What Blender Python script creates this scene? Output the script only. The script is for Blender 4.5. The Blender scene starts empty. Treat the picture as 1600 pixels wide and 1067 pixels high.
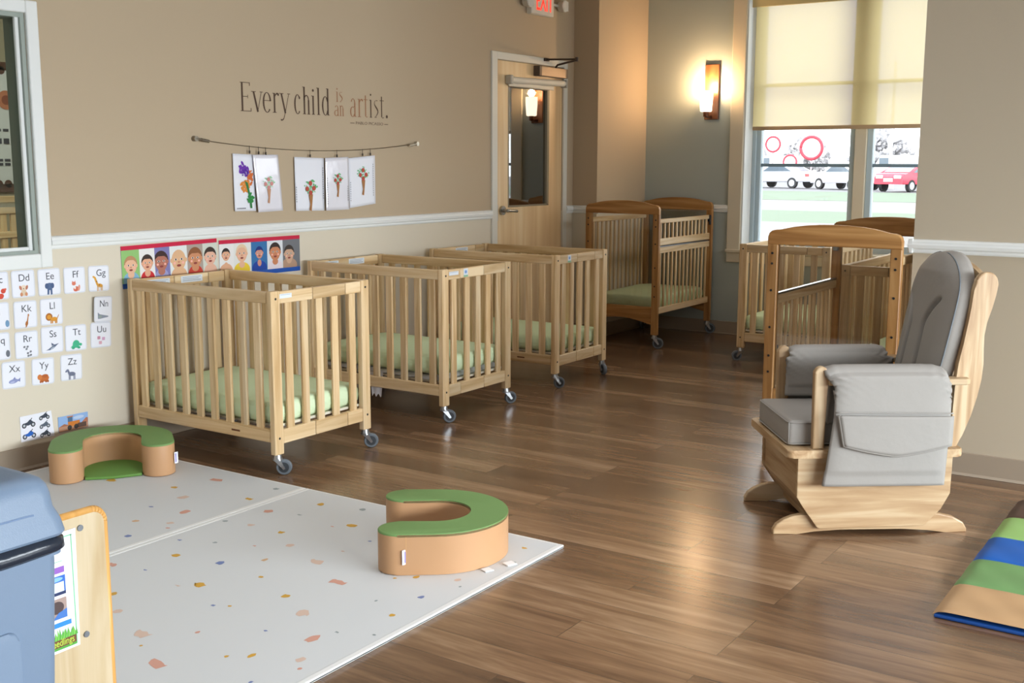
import bpy, bmesh, math, random
from mathutils import Vector, Matrix
random.seed(7)
S = bpy.context.scene
COL = S.collection
PI = math.pi

# ------------------------------------------------------------------ camera, world, lights, exposure
cam = bpy.data.objects.new('camera', bpy.data.cameras.new('camera'))
COL.objects.link(cam)
cam.data.sensor_width = 36.0
cam.data.lens = 39.582
cam.data.clip_start = 0.05
cam.data.clip_end = 400
_r = Vector((0.5570137, -0.83050053, 0.00214757)); _u = Vector((0.12955417, 0.08944514, 0.98752989)); _f = Vector((0.82033619, 0.54978945, -0.15741698))
cam.matrix_world = Matrix(((_r.x, _u.x, -_f.x, 0), (_r.y, _u.y, -_f.y, 0), (_r.z, _u.z, -_f.z, 1.41), (0, 0, 0, 1)))
S.camera = cam

S.view_settings.view_transform = 'Standard'
S.view_settings.look = 'None'
S.view_settings.gamma = 1.0
S.view_settings.exposure = 0.0
S.view_settings.use_curve_mapping = False

w = bpy.data.worlds.new('overcast sky'); S.world = w; w.use_nodes = True
bg = w.node_tree.nodes['Background']
bg.inputs['Color'].default_value = (0.93, 0.96, 1.0, 1)
bg.inputs['Strength'].default_value = 5.0

def area(name, loc, direction, sx, sy, energy, color, spread=180):
    l = bpy.data.lights.new(name, 'AREA'); l.shape = 'RECTANGLE'; l.size = sx; l.size_y = sy
    l.energy = energy; l.color = color
    o = bpy.data.objects.new(name, l); COL.objects.link(o)
    o.location = loc; o.rotation_euler = Vector(direction).to_track_quat('-Z', 'Y').to_euler()
    l.spread = math.radians(spread)
    return o
# unseen lights before solid walls: assumed daylight from the right, added fill from behind
area('assumed_side_daylight', (2.7, -3.40, 1.0), (0, 1, -0.42), 5.0, 1.2, 395, (0.86, 0.94, 1.0), 115)  # unseen area light for daylight assumed from this side, no window opening built
area('added_rear_fill', (-2.40, 1.2, 1.1), (1, 0, -0.45), 4.0, 1.1, 26, (0.86, 0.94, 1.0), 125)  # unseen fill added before the solid rear wall, no window there
area('ceiling_soft_fill', (3.2, 1.2, 2.97), (0, 0, -1), 6.0, 5.0, 50, (0.95, 0.97, 1.0), 95)  # unseen overhead fill added to lift the floor, mats and mattresses
# daylight falling in through the window in view, and added lights for the bay and the neighbouring room
area('bay_window_portal', (8.92, 2.65, 1.75), (-1, 0, 0), 1.85, 2.1, 1, (1, 1, 1)).data.cycles.is_portal = True
area('bay_side_fill', (7.75, 1.36, 1.35), (0, 1, -0.12), 1.6, 1.0, 24, (0.90, 0.96, 1.0), 150)  # unseen fill added before the solid side wall of the bay, no opening
area('next_room_light', (3.6, 6.2, 2.7), (0.1, 0.3, -1), 2.5, 1.5, 75, (1.0, 0.96, 0.88))  # unseen light added inside the neighbouring room

# ------------------------------------------------------------------ helpers
def lin(c):
    if isinstance(c, str):
        c = c.lstrip('#'); c = [int(c[i:i+2], 16) for i in (0, 2, 4)]
    return tuple(((v/255)/12.92 if v/255 <= 0.04045 else ((v/255+0.055)/1.055)**2.4) for v in c) + (1.0,)

MATS = {}
def new_mat(name):
    m = bpy.data.materials.new(name); m.use_nodes = True
    nt = m.node_tree
    return m, nt, nt.nodes['Principled BSDF']

def plain(col, rough=0.55, metal=0.0, spec=0.4, name=None, bump=0.0, bscale=200.0):
    key = ('p', str(col), rough, metal, spec, bump, bscale)
    if key in MATS: return MATS[key]
    m, nt, b = new_mat(name or 'plain')
    b.inputs['Base Color'].default_value = lin(col)
    b.inputs['Roughness'].default_value = rough
    b.inputs['Metallic'].default_value = metal
    b.inputs['Specular IOR Level'].default_value = spec
    if bump:
        tc = nt.nodes.new('ShaderNodeTexCoord'); n = nt.nodes.new('ShaderNodeTexNoise'); bp = nt.nodes.new('ShaderNodeBump')
        n.inputs['Scale'].default_value = bscale; n.inputs['Detail'].default_value = 3
        bp.inputs['Strength'].default_value = bump; bp.inputs['Distance'].default_value = 0.002
        nt.links.new(tc.outputs['Object'], n.inputs['Vector']); nt.links.new(n.outputs['Fac'], bp.inputs['Height'])
        nt.links.new(bp.outputs['Normal'], b.inputs['Normal'])
    MATS[key] = m
    return m

def ramp(nt, stops):
    r = nt.nodes.new('ShaderNodeValToRGB')
    el = r.color_ramp.elements
    while len(el) < len(stops): el.new(0.5)
    for e, (p, c) in zip(el, stops):
        e.position = p; e.color = lin(c)
    return r

def wood(name, dark, mid, light, axis, rough=0.42, along=2.0, across=34.0, vary=0.16):
    key = ('w', name, axis)
    if key in MATS: return MATS[key]
    m, nt, b = new_mat(name + '_' + axis)
    L = nt.links
    tc = nt.nodes.new('ShaderNodeTexCoord'); oi = nt.nodes.new('ShaderNodeObjectInfo')
    ad = nt.nodes.new('ShaderNodeVectorMath'); ad.operation = 'ADD'
    mul = nt.nodes.new('ShaderNodeMath'); mul.operation = 'MULTIPLY'; mul.inputs[1].default_value = 7.0
    L.new(oi.outputs['Random'], mul.inputs[0]); L.new(tc.outputs['Object'], ad.inputs[0]); L.new(mul.outputs[0], ad.inputs[1])
    mp = nt.nodes.new('ShaderNodeMapping')
    sc = [across, across, across]; sc['xyz'.index(axis)] = along
    mp.inputs['Scale'].default_value = sc
    L.new(ad.outputs[0], mp.inputs['Vector'])
    n = nt.nodes.new('ShaderNodeTexNoise'); n.inputs['Scale'].default_value = 0.8; n.inputs['Detail'].default_value = 5; n.inputs['Distortion'].default_value = 0.8
    L.new(mp.outputs['Vector'], n.inputs['Vector'])
    r = ramp(nt, [(0.33, dark), (0.5, mid), (0.66, light)])
    L.new(n.outputs['Fac'], r.inputs['Fac'])
    hs = nt.nodes.new('ShaderNodeHueSaturation')
    mr = nt.nodes.new('ShaderNodeMapRange'); mr.inputs['To Min'].default_value = 1 - vary; mr.inputs['To Max'].default_value = 1 + vary*0.6
    L.new(oi.outputs['Random'], mr.inputs['Value']); L.new(mr.outputs['Result'], hs.inputs['Value'])
    L.new(r.outputs['Color'], hs.inputs['Color']); L.new(hs.outputs['Color'], b.inputs['Base Color'])
    b.inputs['Roughness'].default_value = rough
    b.inputs['Specular IOR Level'].default_value = 0.35
    MATS[key] = m
    return m

def glassy(name, tint, fres_mul=1.0, fres_add=0.0, ior=1.45):
    m = bpy.data.materials.new(name); m.use_nodes = True
    nt = m.node_tree; nt.nodes.clear(); L = nt.links
    out = nt.nodes.new('ShaderNodeOutputMaterial'); mix = nt.nodes.new('ShaderNodeMixShader')
    tr = nt.nodes.new('ShaderNodeBsdfTransparent'); gl = nt.nodes.new('ShaderNodeBsdfGlossy'); fr = nt.nodes.new('ShaderNodeFresnel')
    ma = nt.nodes.new('ShaderNodeMath'); ma.operation = 'MULTIPLY_ADD'; ma.inputs[1].default_value = fres_mul; ma.inputs[2].default_value = fres_add
    tr.inputs['Color'].default_value = tint; gl.inputs['Roughness'].default_value = 0.02
    fr.inputs['IOR'].default_value = ior
    L.new(fr.outputs[0], ma.inputs[0]); L.new(ma.outputs[0], mix.inputs[0]); L.new(tr.outputs[0], mix.inputs[1]); L.new(gl.outputs[0], mix.inputs[2])
    L.new(mix.outputs[0], out.inputs['Surface'])
    return m

def emit(col, strength, name='glow'):
    m, nt, b = new_mat(name)
    b.inputs['Base Color'].default_value = lin(col)
    b.inputs['Emission Color'].default_value = lin(col); b.inputs['Emission Strength'].default_value = strength
    return m

class MB:
    """collects solid shapes, then links them as ONE mesh object"""
    def __init__(s):
        s.bm = bmesh.new(); s.mats = []; s.cur = 0
    def mat(s, m):
        if m not in s.mats: s.mats.append(m)
        s.cur = s.mats.index(m); return s
    def _tag(s, faces):
        for f in faces: f.material_index = s.cur
    def box(s, a, b, bev=0.0, seg=1):
        r = bmesh.ops.create_cube(s.bm, size=1.0)
        vs = r['verts']
        for v in vs:
            v.co = Vector([(a[i]+b[i])/2 + v.co[i]*(b[i]-a[i]) for i in range(3)])
        fs = set(f for v in vs for f in v.link_faces)
        if bev > 0:
            es = set(e for v in vs for e in v.link_edges)
            bev = min(bev, min(abs(b[i]-a[i]) for i in range(3))*0.45)
            rr = bmesh.ops.bevel(s.bm, geom=list(es), offset=bev, segments=seg, profile=0.5, affect='EDGES')
            fs = set(f for f in fs if f.is_valid) | set(rr['faces'])
        s._tag(fs); return s
    def prism(s, pts, axis, a, b, bev=0.0, seg=2):
        """outline pts (2-D) pushed along axis from a to b; axis x: pts=(y,z), y: (x,z), z: (x,y)"""
        def mk(p, t):
            return Vector((t, p[0], p[1])) if axis == 'x' else Vector((p[0], t, p[1])) if axis == 'y' else Vector((p[0], p[1], t))
        va = [s.bm.verts.new(mk(p, a)) for p in pts]; vb = [s.bm.verts.new(mk(p, b)) for p in pts]
        fs = [s.bm.faces.new(va), s.bm.faces.new(list(reversed(vb)))]
        n = len(pts)
        for i in range(n):
            fs.append(s.bm.faces.new([va[i], vb[i], vb[(i+1) % n], va[(i+1) % n]]))
        if bev > 0:
            es = set(e for f in fs[:2] for e in f.edges)
            rr = bmesh.ops.bevel(s.bm, geom=list(es), offset=bev, segments=seg, profile=0.5, affect='EDGES')
            fs = [f for f in fs if f.is_valid] + list(rr['faces'])
        s._tag(fs); return s
    def cyl(s, p0, p1, r0, r1=None, seg=20, caps=True):
        p0 = Vector(p0); p1 = Vector(p1); r1 = r0 if r1 is None else r1
        d = (p1-p0).normalized(); q = d.to_track_quat('Z', 'Y').to_matrix()
        A = []; B = []
        for i in range(seg):
            a = 2*PI*i/seg; e = q @ Vector((math.cos(a), math.sin(a), 0))
            A.append(s.bm.verts.new(p0+e*r0)); B.append(s.bm.verts.new(p1+e*r1))
        fs = [s.bm.faces.new([A[i], A[(i+1) % seg], B[(i+1) % seg], B[i]]) for i in range(seg)]
        if caps: fs += [s.bm.faces.new(list(reversed(A))), s.bm.faces.new(B)]
        s._tag(fs); return s
    def lathe(s, prof, seg=28, c=(0, 0, 0), axis='z'):
        rings = []
        for (r, z) in prof:
            ring = []
            for i in range(seg):
                a = 2*PI*i/seg; x, y = r*math.cos(a), r*math.sin(a)
                p = (x, y, z) if axis == 'z' else (z, x, y) if axis == 'x' else (y, z, x)
                ring.append(s.bm.verts.new(Vector(c)+Vector(p)))
            rings.append(ring)
        fs = []
        for A, B in zip(rings, rings[1:]):
            fs += [s.bm.faces.new([A[i], A[(i+1) % seg], B[(i+1) % seg], B[i]]) for i in range(seg)]
        fs += [s.bm.faces.new(list(reversed(rings[0]))), s.bm.faces.new(rings[-1])]
        s._tag(fs); return s
    def tube(s, pts, r, seg=8):
        pts = [Vector(p) for p in pts]; rings = []
        for i, p in enumerate(pts):
            d = (pts[min(i+1, len(pts)-1)] - pts[max(i-1, 0)]).normalized()
            q = d.to_track_quat('Z', 'Y').to_matrix()
            rings.append([s.bm.verts.new(p + q @ Vector((math.cos(2*PI*k/seg)*r, math.sin(2*PI*k/seg)*r, 0))) for k in range(seg)])
        fs = []
        for A, B in zip(rings, rings[1:]):
            # keep rings aligned
            best = min(range(seg), key=lambda o: sum((A[k].co-B[(k+o) % seg].co).length for k in range(seg)))
            B[:] = B[best:]+B[:best]
            fs += [s.bm.faces.new([A[k], A[(k+1) % seg], B[(k+1) % seg], B[k]]) for k in range(seg)]
        fs += [s.bm.faces.new(list(reversed(rings[0]))), s.bm.faces.new(rings[-1])]
        s._tag(fs); return s
    def grid(s, fn, nu, nv):
        V = [[s.bm.verts.new(Vector(fn(i/nu, j/nv))) for j in range(nv+1)] for i in range(nu+1)]
        fs = [s.bm.faces.new([V[i][j], V[i+1][j], V[i+1][j+1], V[i][j+1]]) for i in range(nu) for j in range(nv)]
        s._tag(fs); return s
    # --- flat drawing in local XY, stacked in small steps of z
    def poly(s, pts, z):
        vs = [s.bm.verts.new((p[0], p[1], z)) for p in pts]
        f = s.bm.faces.new(vs)
        if f.normal.z < 0 or True:
            f.normal_update()
            if f.normal.z < 0: f.normal_flip()
        s._tag([f]); return s
    def rect(s, x0, y0, x1, y1, z):
        return s.poly([(x0, y0), (x1, y0), (x1, y1), (x0, y1)], z)
    def ell(s, x, y, rx, ry, z, rot=0.0, n=18, a0=0, a1=360):
        c, d = math.cos(rot), math.sin(rot); P = []
        full = abs(a1-a0) >= 360
        for i in range(n if full else n+1):
            t = math.radians(a0+(a1-a0)*i/n); ex, ey = rx*math.cos(t), ry*math.sin(t)
            P.append((x+ex*c-ey*d, y+ex*d+ey*c))
        return s.poly(P, z)
    def stroke(s, pts, w, z):
        n = len(pts)
        for i in range(n-1):
            (x0, y0), (x1, y1) = pts[i], pts[i+1]
            w0 = w(i/(n-1)) if callable(w) else w; w1 = w((i+1)/(n-1)) if callable(w) else w
            d = math.hypot(x1-x0, y1-y0) or 1e-9; nx, ny = -(y1-y0)/d, (x1-x0)/d
            s.poly([(x0+nx*w0/2, y0+ny*w0/2), (x0-nx*w0/2, y0-ny*w0/2), (x1-nx*w1/2, y1-ny*w1/2), (x1+nx*w1/2, y1+ny*w1/2)], z)
        return s
    def build(s, name, mats=None, parent=None, smooth=False, loc=None, rot=None, merge=False, recalc=True):
        if merge: bmesh.ops.remove_doubles(s.bm, verts=s.bm.verts, dist=1e-5)
        if recalc: bmesh.ops.recalc_face_normals(s.bm, faces=s.bm.faces)
        me = bpy.data.meshes.new(name); s.bm.to_mesh(me); s.bm.free()
        ms = s.mats if s.mats else ([mats] if not isinstance(mats, (list, tuple)) else mats)
        for m in ms: me.materials.append(m)
        if smooth:
            for p in me.polygons: p.use_smooth = True
        o = bpy.data.objects.new(name, me); COL.objects.link(o)
        if parent: o.parent = parent
        if loc: o.location = loc
        if rot: o.rotation_euler = rot
        if smooth == 'auto':
            me.set_sharp_from_angle(angle=math.radians(38))
        return o

def tag(o, label=None, cat=None, group=None, kind=None):
    if label: o['label'] = label
    if cat: o['category'] = cat
    if group: o['group'] = group
    if kind: o['kind'] = kind
    return o

def thing(name, loc, label, cat, rotz=0.0, group=None, rot=None):
    o = bpy.data.objects.new(name, None); COL.objects.link(o)
    o.empty_display_size = 0.1
    o.location = loc; o.rotation_euler = rot if rot else (0, 0, rotz)
    return tag(o, label, cat, group)

def setting(name, loc=(0, 0, 0)):
    o = bpy.data.objects.new(name, None); COL.objects.link(o); o.location = loc; o['kind'] = 'structure'
    return o

def dup(o, parent=None):
    c = o.copy(); COL.objects.link(c)
    if parent: c.parent = parent
    for ch in [k for k in bpy.data.objects if k.parent == o]:
        dup(ch, c)
    return c

def text(name, body, size, m, parent=None, loc=(0, 0, 0), rot=(0, 0, 0), align='CENTER', width=None, extrude=0.0003, shear=0.0):
    cu = bpy.data.curves.new(name, 'FONT'); cu.body = body; cu.size = size; cu.align_x = align; cu.extrude = extrude; cu.shear = shear
    cu.materials.append(m)
    tmp = bpy.data.objects.new(name, cu); COL.objects.link(tmp)
    bpy.context.view_layer.update()
    me = bpy.data.meshes.new_from_object(tmp.evaluated_get(bpy.context.evaluated_depsgraph_get()))
    bpy.data.objects.remove(tmp); bpy.data.curves.remove(cu)
    if not me.materials: me.materials.append(m)
    o = bpy.data.objects.new(name, me); COL.objects.link(o)
    if width:
        bpy.context.view_layer.update()
        if o.dimensions.x > 0: o.scale = (width/o.dimensions.x, 1, 1)
    if parent: o.parent = parent
    o.location = loc; o.rotation_euler = rot
    return o

UP = (PI/2, 0, 0)          # local XY of a flat thing turned upright, facing -Y (on the left wall)

# ------------------------------------------------------------------ materials of the place
def wall_paint(name, upper, lower=None, split=1.03):
    m, nt, b = new_mat(name); L = nt.links
    tc = nt.nodes.new('ShaderNodeTexCoord')
    n = nt.nodes.new('ShaderNodeTexNoise'); n.inputs['Scale'].default_value = 260; n.inputs['Detail'].default_value = 2
    bp = nt.nodes.new('ShaderNodeBump'); bp.inputs['Strength'].default_value = 0.12; bp.inputs['Distance'].default_value = 0.002
    L.new(tc.outputs['Object'], n.inputs['Vector']); L.new(n.outputs['Fac'], bp.inputs['Height']); L.new(bp.outputs['Normal'], b.inputs['Normal'])
    if lower:
        sp = nt.nodes.new('ShaderNodeSeparateXYZ'); gt = nt.nodes.new('ShaderNodeMath'); gt.operation = 'GREATER_THAN'; gt.inputs[1].default_value = split
        mx = nt.nodes.new('ShaderNodeMix'); mx.data_type = 'RGBA'
        mx.inputs['A'].default_value = lin(lower); mx.inputs['B'].default_value = lin(upper)
        L.new(tc.outputs['Object'], sp.inputs[0]); L.new(sp.outputs['Z'], gt.inputs[0]); L.new(gt.outputs[0], mx.inputs['Factor']); L.new(mx.outputs['Result'], b.inputs['Base Color'])
    else:
        b.inputs['Base Color'].default_value = lin(upper)
    b.inputs['Roughness'].default_value = 0.7; b.inputs['Specular IOR Level'].default_value = 0.25
    return m
TAN = wall_paint('tan_two_tone_wall', '#baa78d', '#d8cebb')  # lighter tone below the chair rail, darker above
TAN2 = wall_paint('greige_wall_paint', '#bdb09b')
GREEN = wall_paint('sage_wall_paint', '#b0b8b3')
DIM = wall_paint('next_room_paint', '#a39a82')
WHITE = plain('#e6e8e6', 0.4, name='white_trim_paint')
CREAM = plain('#d8cdb6', 0.45, name='cream_trim_paint')
COVE = plain('#a0917f', 0.5, name='vinyl_cove_base')
CEIL = plain('#b9b7b2', 0.8, name='ceiling_tile')

def floor_material():
    m, nt, b = new_mat('wood_plank_floor'); L = nt.links
    tc = nt.nodes.new('ShaderNodeTexCoord')
    mp = nt.nodes.new('ShaderNodeMapping'); mp.inputs['Rotation'].default_value = (0, 0, PI/2)
    L.new(tc.outputs['Object'], mp.inputs['Vector'])
    br = nt.nodes.new('ShaderNodeTexBrick')
    br.offset = 0.37; br.offset_frequency = 3; br.squash = 1.0
    br.inputs['Color1'].default_value = (0, 0, 0, 1); br.inputs['Color2'].default_value = (1, 1, 1, 1); br.inputs['Mortar'].default_value = (0.3, 0.3, 0.3, 1)
    br.inputs['Scale'].default_value = 1.0; br.inputs['Mortar Size'].default_value = 0.0012; br.inputs['Mortar Smooth'].default_value = 0.1
    br.inputs['Brick Width'].default_value = 1.22; br.inputs['Row Height'].default_value = 0.152; br.inputs['Bias'].default_value = 0.0
    L.new(mp.outputs['Vector'], br.inputs['Vector'])
    # grain stretched along the planks (world Y)
    off = nt.nodes.new('ShaderNodeVectorMath'); off.operation = 'MULTIPLY_ADD'; off.inputs[1].default_value = (3.1, 5.7, 0)
    L.new(br.outputs['Color'], off.inputs[0]); L.new(tc.outputs['Object'], off.inputs[2])
    m2 = nt.nodes.new('ShaderNodeMapping'); m2.inputs['Scale'].default_value = (11, 1.2, 1)
    L.new(off.outputs[0], m2.inputs['Vector'])
    n1 = nt.nodes.new('ShaderNodeTexNoise'); n1.inputs['Scale'].default_value = 1.0; n1.inputs['Detail'].default_value = 6; n1.inputs['Roughness'].default_value = 0.62; n1.inputs['Distortion'].default_value = 0.6
    L.new(m2.outputs['Vector'], n1.inputs['Vector'])
    m3 = nt.nodes.new('ShaderNodeMapping'); m3.inputs['Scale'].default_value = (60, 5.0, 1)
    L.new(off.outputs[0], m3.inputs['Vector'])
    n2 = nt.nodes.new('ShaderNodeTexNoise'); n2.inputs['Scale'].default_value = 1.0; n2.inputs['Detail'].default_value = 4
    L.new(m3.outputs['Vector'], n2.inputs['Vector'])
    a1 = nt.nodes.new('ShaderNodeMath'); a1.operation = 'MULTIPLY_ADD'; a1.inputs[1].default_value = 0.20
    bw = nt.nodes.new('ShaderNodeRGBToBW'); L.new(br.outputs['Color'], bw.inputs[0])
    L.new(bw.outputs[0], a1.inputs[0])
    a2 = nt.nodes.new('ShaderNodeMath'); a2.operation = 'MULTIPLY_ADD'; a2.inputs[1].default_value = 0.62
    L.new(n1.outputs['Fac'], a2.inputs[0])
    a3 = nt.nodes.new('ShaderNodeMath'); a3.operation = 'MULTIPLY'; a3.inputs[1].default_value = 0.20
    L.new(n2.outputs['Fac'], a3.inputs[0]); L.new(a3.outputs[0], a2.inputs[2]); L.new(a2.outputs[0], a1.inputs[2])
    r = ramp(nt, [(0.30, '#493426'), (0.46, '#6c5039'), (0.58, '#836449'), (0.74, '#a5876a')])
    L.new(a1.outputs[0], r.inputs['Fac'])
    mx = nt.nodes.new('ShaderNodeMix'); mx.data_type = 'RGBA'; mx.inputs['B'].default_value = lin('#3a2a1e')
    mf = nt.nodes.new('ShaderNodeMath'); mf.operation = 'MULTIPLY'; mf.inputs[1].default_value = 0.6
    L.new(br.outputs['Fac'], mf.inputs[0]); L.new(mf.outputs[0], mx.inputs['Factor']); L.new(r.outputs['Color'], mx.inputs['A'])
    L.new(mx.outputs['Result'], b.inputs['Base Color'])
    mr = nt.nodes.new('ShaderNodeMapRange'); mr.inputs['To Min'].default_value = 0.20; mr.inputs['To Max'].default_value = 0.29
    L.new(n1.outputs['Fac'], mr.inputs['Value']); L.new(mr.outputs['Result'], b.inputs['Roughness'])
    b.inputs['Specular IOR Level'].default_value = 1.0
    bp = nt.nodes.new('ShaderNodeBump'); bp.inputs['Strength'].default_value = 0.10; bp.inputs['Distance'].default_value = 0.001
    L.new(n2.outputs['Fac'], bp.inputs['Height']); L.new(bp.outputs['Normal'], b.inputs['Normal'])
    return m
FLOOR = floor_material()

def pine(ax): return wood('pale_pine', '#c7a373', '#dcbd90', '#e8cfa8', ax)
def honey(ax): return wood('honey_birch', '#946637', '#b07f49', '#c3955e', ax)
def birch(ax): return wood('light_birch', '#a17f5b', '#b69873', '#c6ae8c', ax, along=2.4, across=30, vary=0.08)
def maple(ax): return wood('maple_laminate', '#b09872', '#bba785', '#c5b496', ax, along=1.5, across=22, vary=0.04)
STEEL = plain('#b9bcc0', 0.28, 0.9, name='steel')
DARKMETAL = plain('#5a524b', 0.4, 0.7, name='bronze_metal')
BLACK = plain('#232323', 0.5, name='black_plastic')
RUBBER = plain('#6d747b', 0.5, name='grey_rubber')
PAPER = plain('#e9eaf2', 0.6, name='paper')
STICKER = plain('#dfe6ee', 0.5, name='sticker')

# ------------------------------------------------------------------ the room shell
LW = 4.69; GX = 8.70; RX = 5.30; CZ = 3.0
fl = MB().box((-2.5, -3.5, -0.12), (GX+0.25, LW+3.2, 0)).build('floor', FLOOR); fl['kind'] = 'structure'
ce = MB().box((-2.5, -3.5, CZ), (GX+0.25, LW+3.2, CZ+0.12)).build('ceiling', CEIL); ce['kind'] = 'structure'

# left wall with the opening of the interior window and of the door
wl = MB(); y0, y1 = LW, LW+0.13
WX0, WX1, WZ0, WZ1 = 0.9, 3.088, 0.99, 2.06
wl.box((-2.5, y0, 0), (WX0, y1, CZ)).box((WX0, y0, 0), (WX1, y1, WZ0)).box((WX0, y0, WZ1), (WX1, y1, CZ))
wl.box((WX1, y0, 0), (6.79, y1, CZ)).box((6.79, y0, 2.134), (7.70, y1, CZ)).box((7.70, y0, 0), (GX+0.25, y1, CZ))
o = wl.build('wall_left', TAN); o['kind'] = 'structure'
# pilaster between the left wall and the window wall
o = MB().box((7.87, 4.466, 0), (GX, LW, CZ)).build('wall_corner', TAN); o['kind'] = 'structure'
# window wall
OY0, OY1, OZ0, OZ1 = 1.71, 3.585, 0.70, 2.80
wf = MB(); x0, x1 = GX, GX+0.25
wf.box((x0, OY1, 0), (x1, LW, CZ)).box((x0, -3.5, 0), (x1, OY0, CZ)).box((x0, OY0, 0), (x1, OY1, OZ0)).box((x0, OY0, OZ1), (x1, OY1, CZ))
o = wf.build('wall_far', GREEN); o['kind'] = 'structure'
# right wall stub that closes the bay
o = MB().box((RX, -3.5, 0), (RX+0.13, 1.345, CZ)).box((RX+0.13, 1.215, 0), (GX, 1.345, CZ)).build('wall_right', TAN2); o['kind'] = 'structure'
o = MB().box((-2.62, -3.5, 0), (-2.5, LW+3.2, CZ)).build('wall_rear', TAN); o['kind'] = 'structure'
o = MB().box((-2.5, -3.62, 0), (RX+0.13, -3.5, CZ)).build('wall_side', TAN); o['kind'] = 'structure'
# the neighbouring room behind the left wall
o = MB().box((GX+0.15, LW+0.13, 0), (GX+0.25, LW+3.2, CZ)).build('wall_beyond_end', DIM); o['kind'] = 'structure'
nr = MB().box((-2.5, LW+3.2, 0), (GX+0.25, LW+3.3, CZ))
o = nr.build('wall_beyond', DIM); o['kind'] = 'structure'

# chair rails
RP = [(0, 1.005), (0.010, 1.005), (0.014, 1.012), (0.014, 1.022), (0.020, 1.028), (0.022, 1.042), (0.018, 1.050), (0.018, 1.056), (0.012, 1.064), (0, 1.067)]
def rail_y(name, segs):
    b = MB()
    for a, c, y in segs:
        b.prism([(y-d, z) for d, z in RP], 'x', a, c)
    o = b.build(name, WHITE, smooth=False); o['kind'] = 'structure'
rail_y('trim_1', [(3.147, 6.72, LW), (7.757, 7.87, LW)])
b = MB(); b.prism([(GX-d, z) for d, z in RP], 'y', 3.70, 4.466); b.prism([(7.87-d, z) for d, z in RP], 'y', 4.466-0.022, LW)
b.prism([(4.466-d, z) for d, z in RP], 'x', 7.87, GX); o = b.build('trim_2', WHITE); o['kind'] = 'structure'
b = MB(); b.prism([(RX-d, z) for d, z in RP], 'y', -3.5, 1.345+0.02); b.prism([(1.345+d, z) for d, z in RP], 'x', RX-0.02, GX); o = b.build('trim_3', WHITE); o['kind'] = 'structure'
# cove bases
def cove(name, fn):
    b = MB(); fn(b); o = b.build(name, COVE); o['kind'] = 'structure'
CP = [(0, 0.001), (0.018, 0.001), (0.009, 0.012), (0.007, 0.104), (0, 0.107)]
def cv_x(b, a, c, y): b.prism([(y-d, z) for d, z in CP], 'x', a, c)
def cv_y(b, a, c, x): b.prism([(x-d, z) for d, z in CP], 'y', a, c)
def f(b): cv_x(b, -2.5, 6.72, LW); cv_x(b, 7.757, 7.87, LW)
cove('baseboard_left', f)
def f(b): cv_y(b, 1.345, 4.466, GX); cv_y(b, 4.466, LW, 7.87); cv_x(b, 7.87, GX, 4.466)
cove('baseboard_far', f)
def f(b): cv_y(b, -3.5, 1.345, RX); b.prism([(1.345+d, z) for d, z in CP], 'x', RX, GX)
cove('baseboard_right', f)

# ------------------------------------------------------------------ window_1: the double window in the far wall
W1 = setting('window_1')
FX = GX+0.20
b = MB()
t = 0.018
b.box((GX-t, OY1, OZ0-0.10), (GX, OY1+0.115, OZ1+0.11), 0.004).box((GX-t, OY0-0.115, OZ0-0.10), (GX, OY0, OZ1+0.11), 0.004)
b.box((GX-t, OY0, OZ1), (GX, OY1, OZ1+0.11), 0.004).box((GX-t, OY0, OZ0-0.10), (GX, OY1, OZ0), 0.004)
b.build('casing', CREAM, W1)
b = MB()
b.box((GX-0.005, OY1-0.012, OZ0), (FX+0.05, OY1, OZ1)).box((GX-0.005, OY0, OZ0), (FX+0.05, OY0+0.012, OZ1)).box((GX-0.0045, OY0+0.0125, OZ1-0.012), (FX+0.05, OY1-0.0125, OZ1))
b.build('jamb_lining', WHITE, W1)
MB().box((GX-0.035, OY0-0.12, OZ0-0.02), (FX+0.05, OY1+0.12, OZ0+0.008), 0.006).build('window_sill', CREAM, W1)
ALU = plain('#b9cad3', 0.4, 0.0, name='window_vinyl')
MY0, MY1 = 2.645, 2.735       # mullion
MB().box((GX+0.155, MY0, OZ0), (FX+0.05, MY1, OZ1), 0.004).build('mullion', CREAM, W1)
GLASS = glassy('window_glass', (0.97, 0.985, 0.98, 1), 0.8)
for (a, c) in ((MY1, OY1-0.012), (OY0+0.012, MY0)):
    b = MB()
    wa, wc = (0.045, 0.066) if a == MY1 else (0.066, 0.045)
    for e in ((a, a+wa), (c-wc, c)):
        b.box((FX-0.02, e[0], OZ0), (FX+0.05, e[1], OZ1), 0.004)
        if (a == MY1) == (e[1] == c): b.box((FX-0.045, e[0] if e[0] == a else e[0]+0.035, OZ0), (FX-0.02, e[0]+0.031 if e[0] == a else e[1], OZ1), 0.003)
    b.box((FX-0.019, a+wa, OZ0), (FX+0.05, c-wc, OZ0+0.07), 0.004).box((FX-0.019, a+wa, OZ1-0.07), (FX+0.05, c-wc, OZ1), 0.004)
    fr = b.build('sash', ALU, W1)
    MB().box((FX-0.012, a+wa, 1.376), (FX+0.03, c-wc, 1.402), 0.003).build('meeting_rail', plain('#7d93a2', 0.4), fr)
    MB().box((FX-0.012, a+wa, 2.012), (FX+0.03, c-wc, 2.038), 0.003).build('muntin', plain('#7d93a2', 0.4), fr)
    MB().box((FX+0.012, a+0.04, OZ0+0.06), (FX+0.018, c-0.04, OZ1-0.06)).build('window_pane', GLASS, fr)

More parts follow.
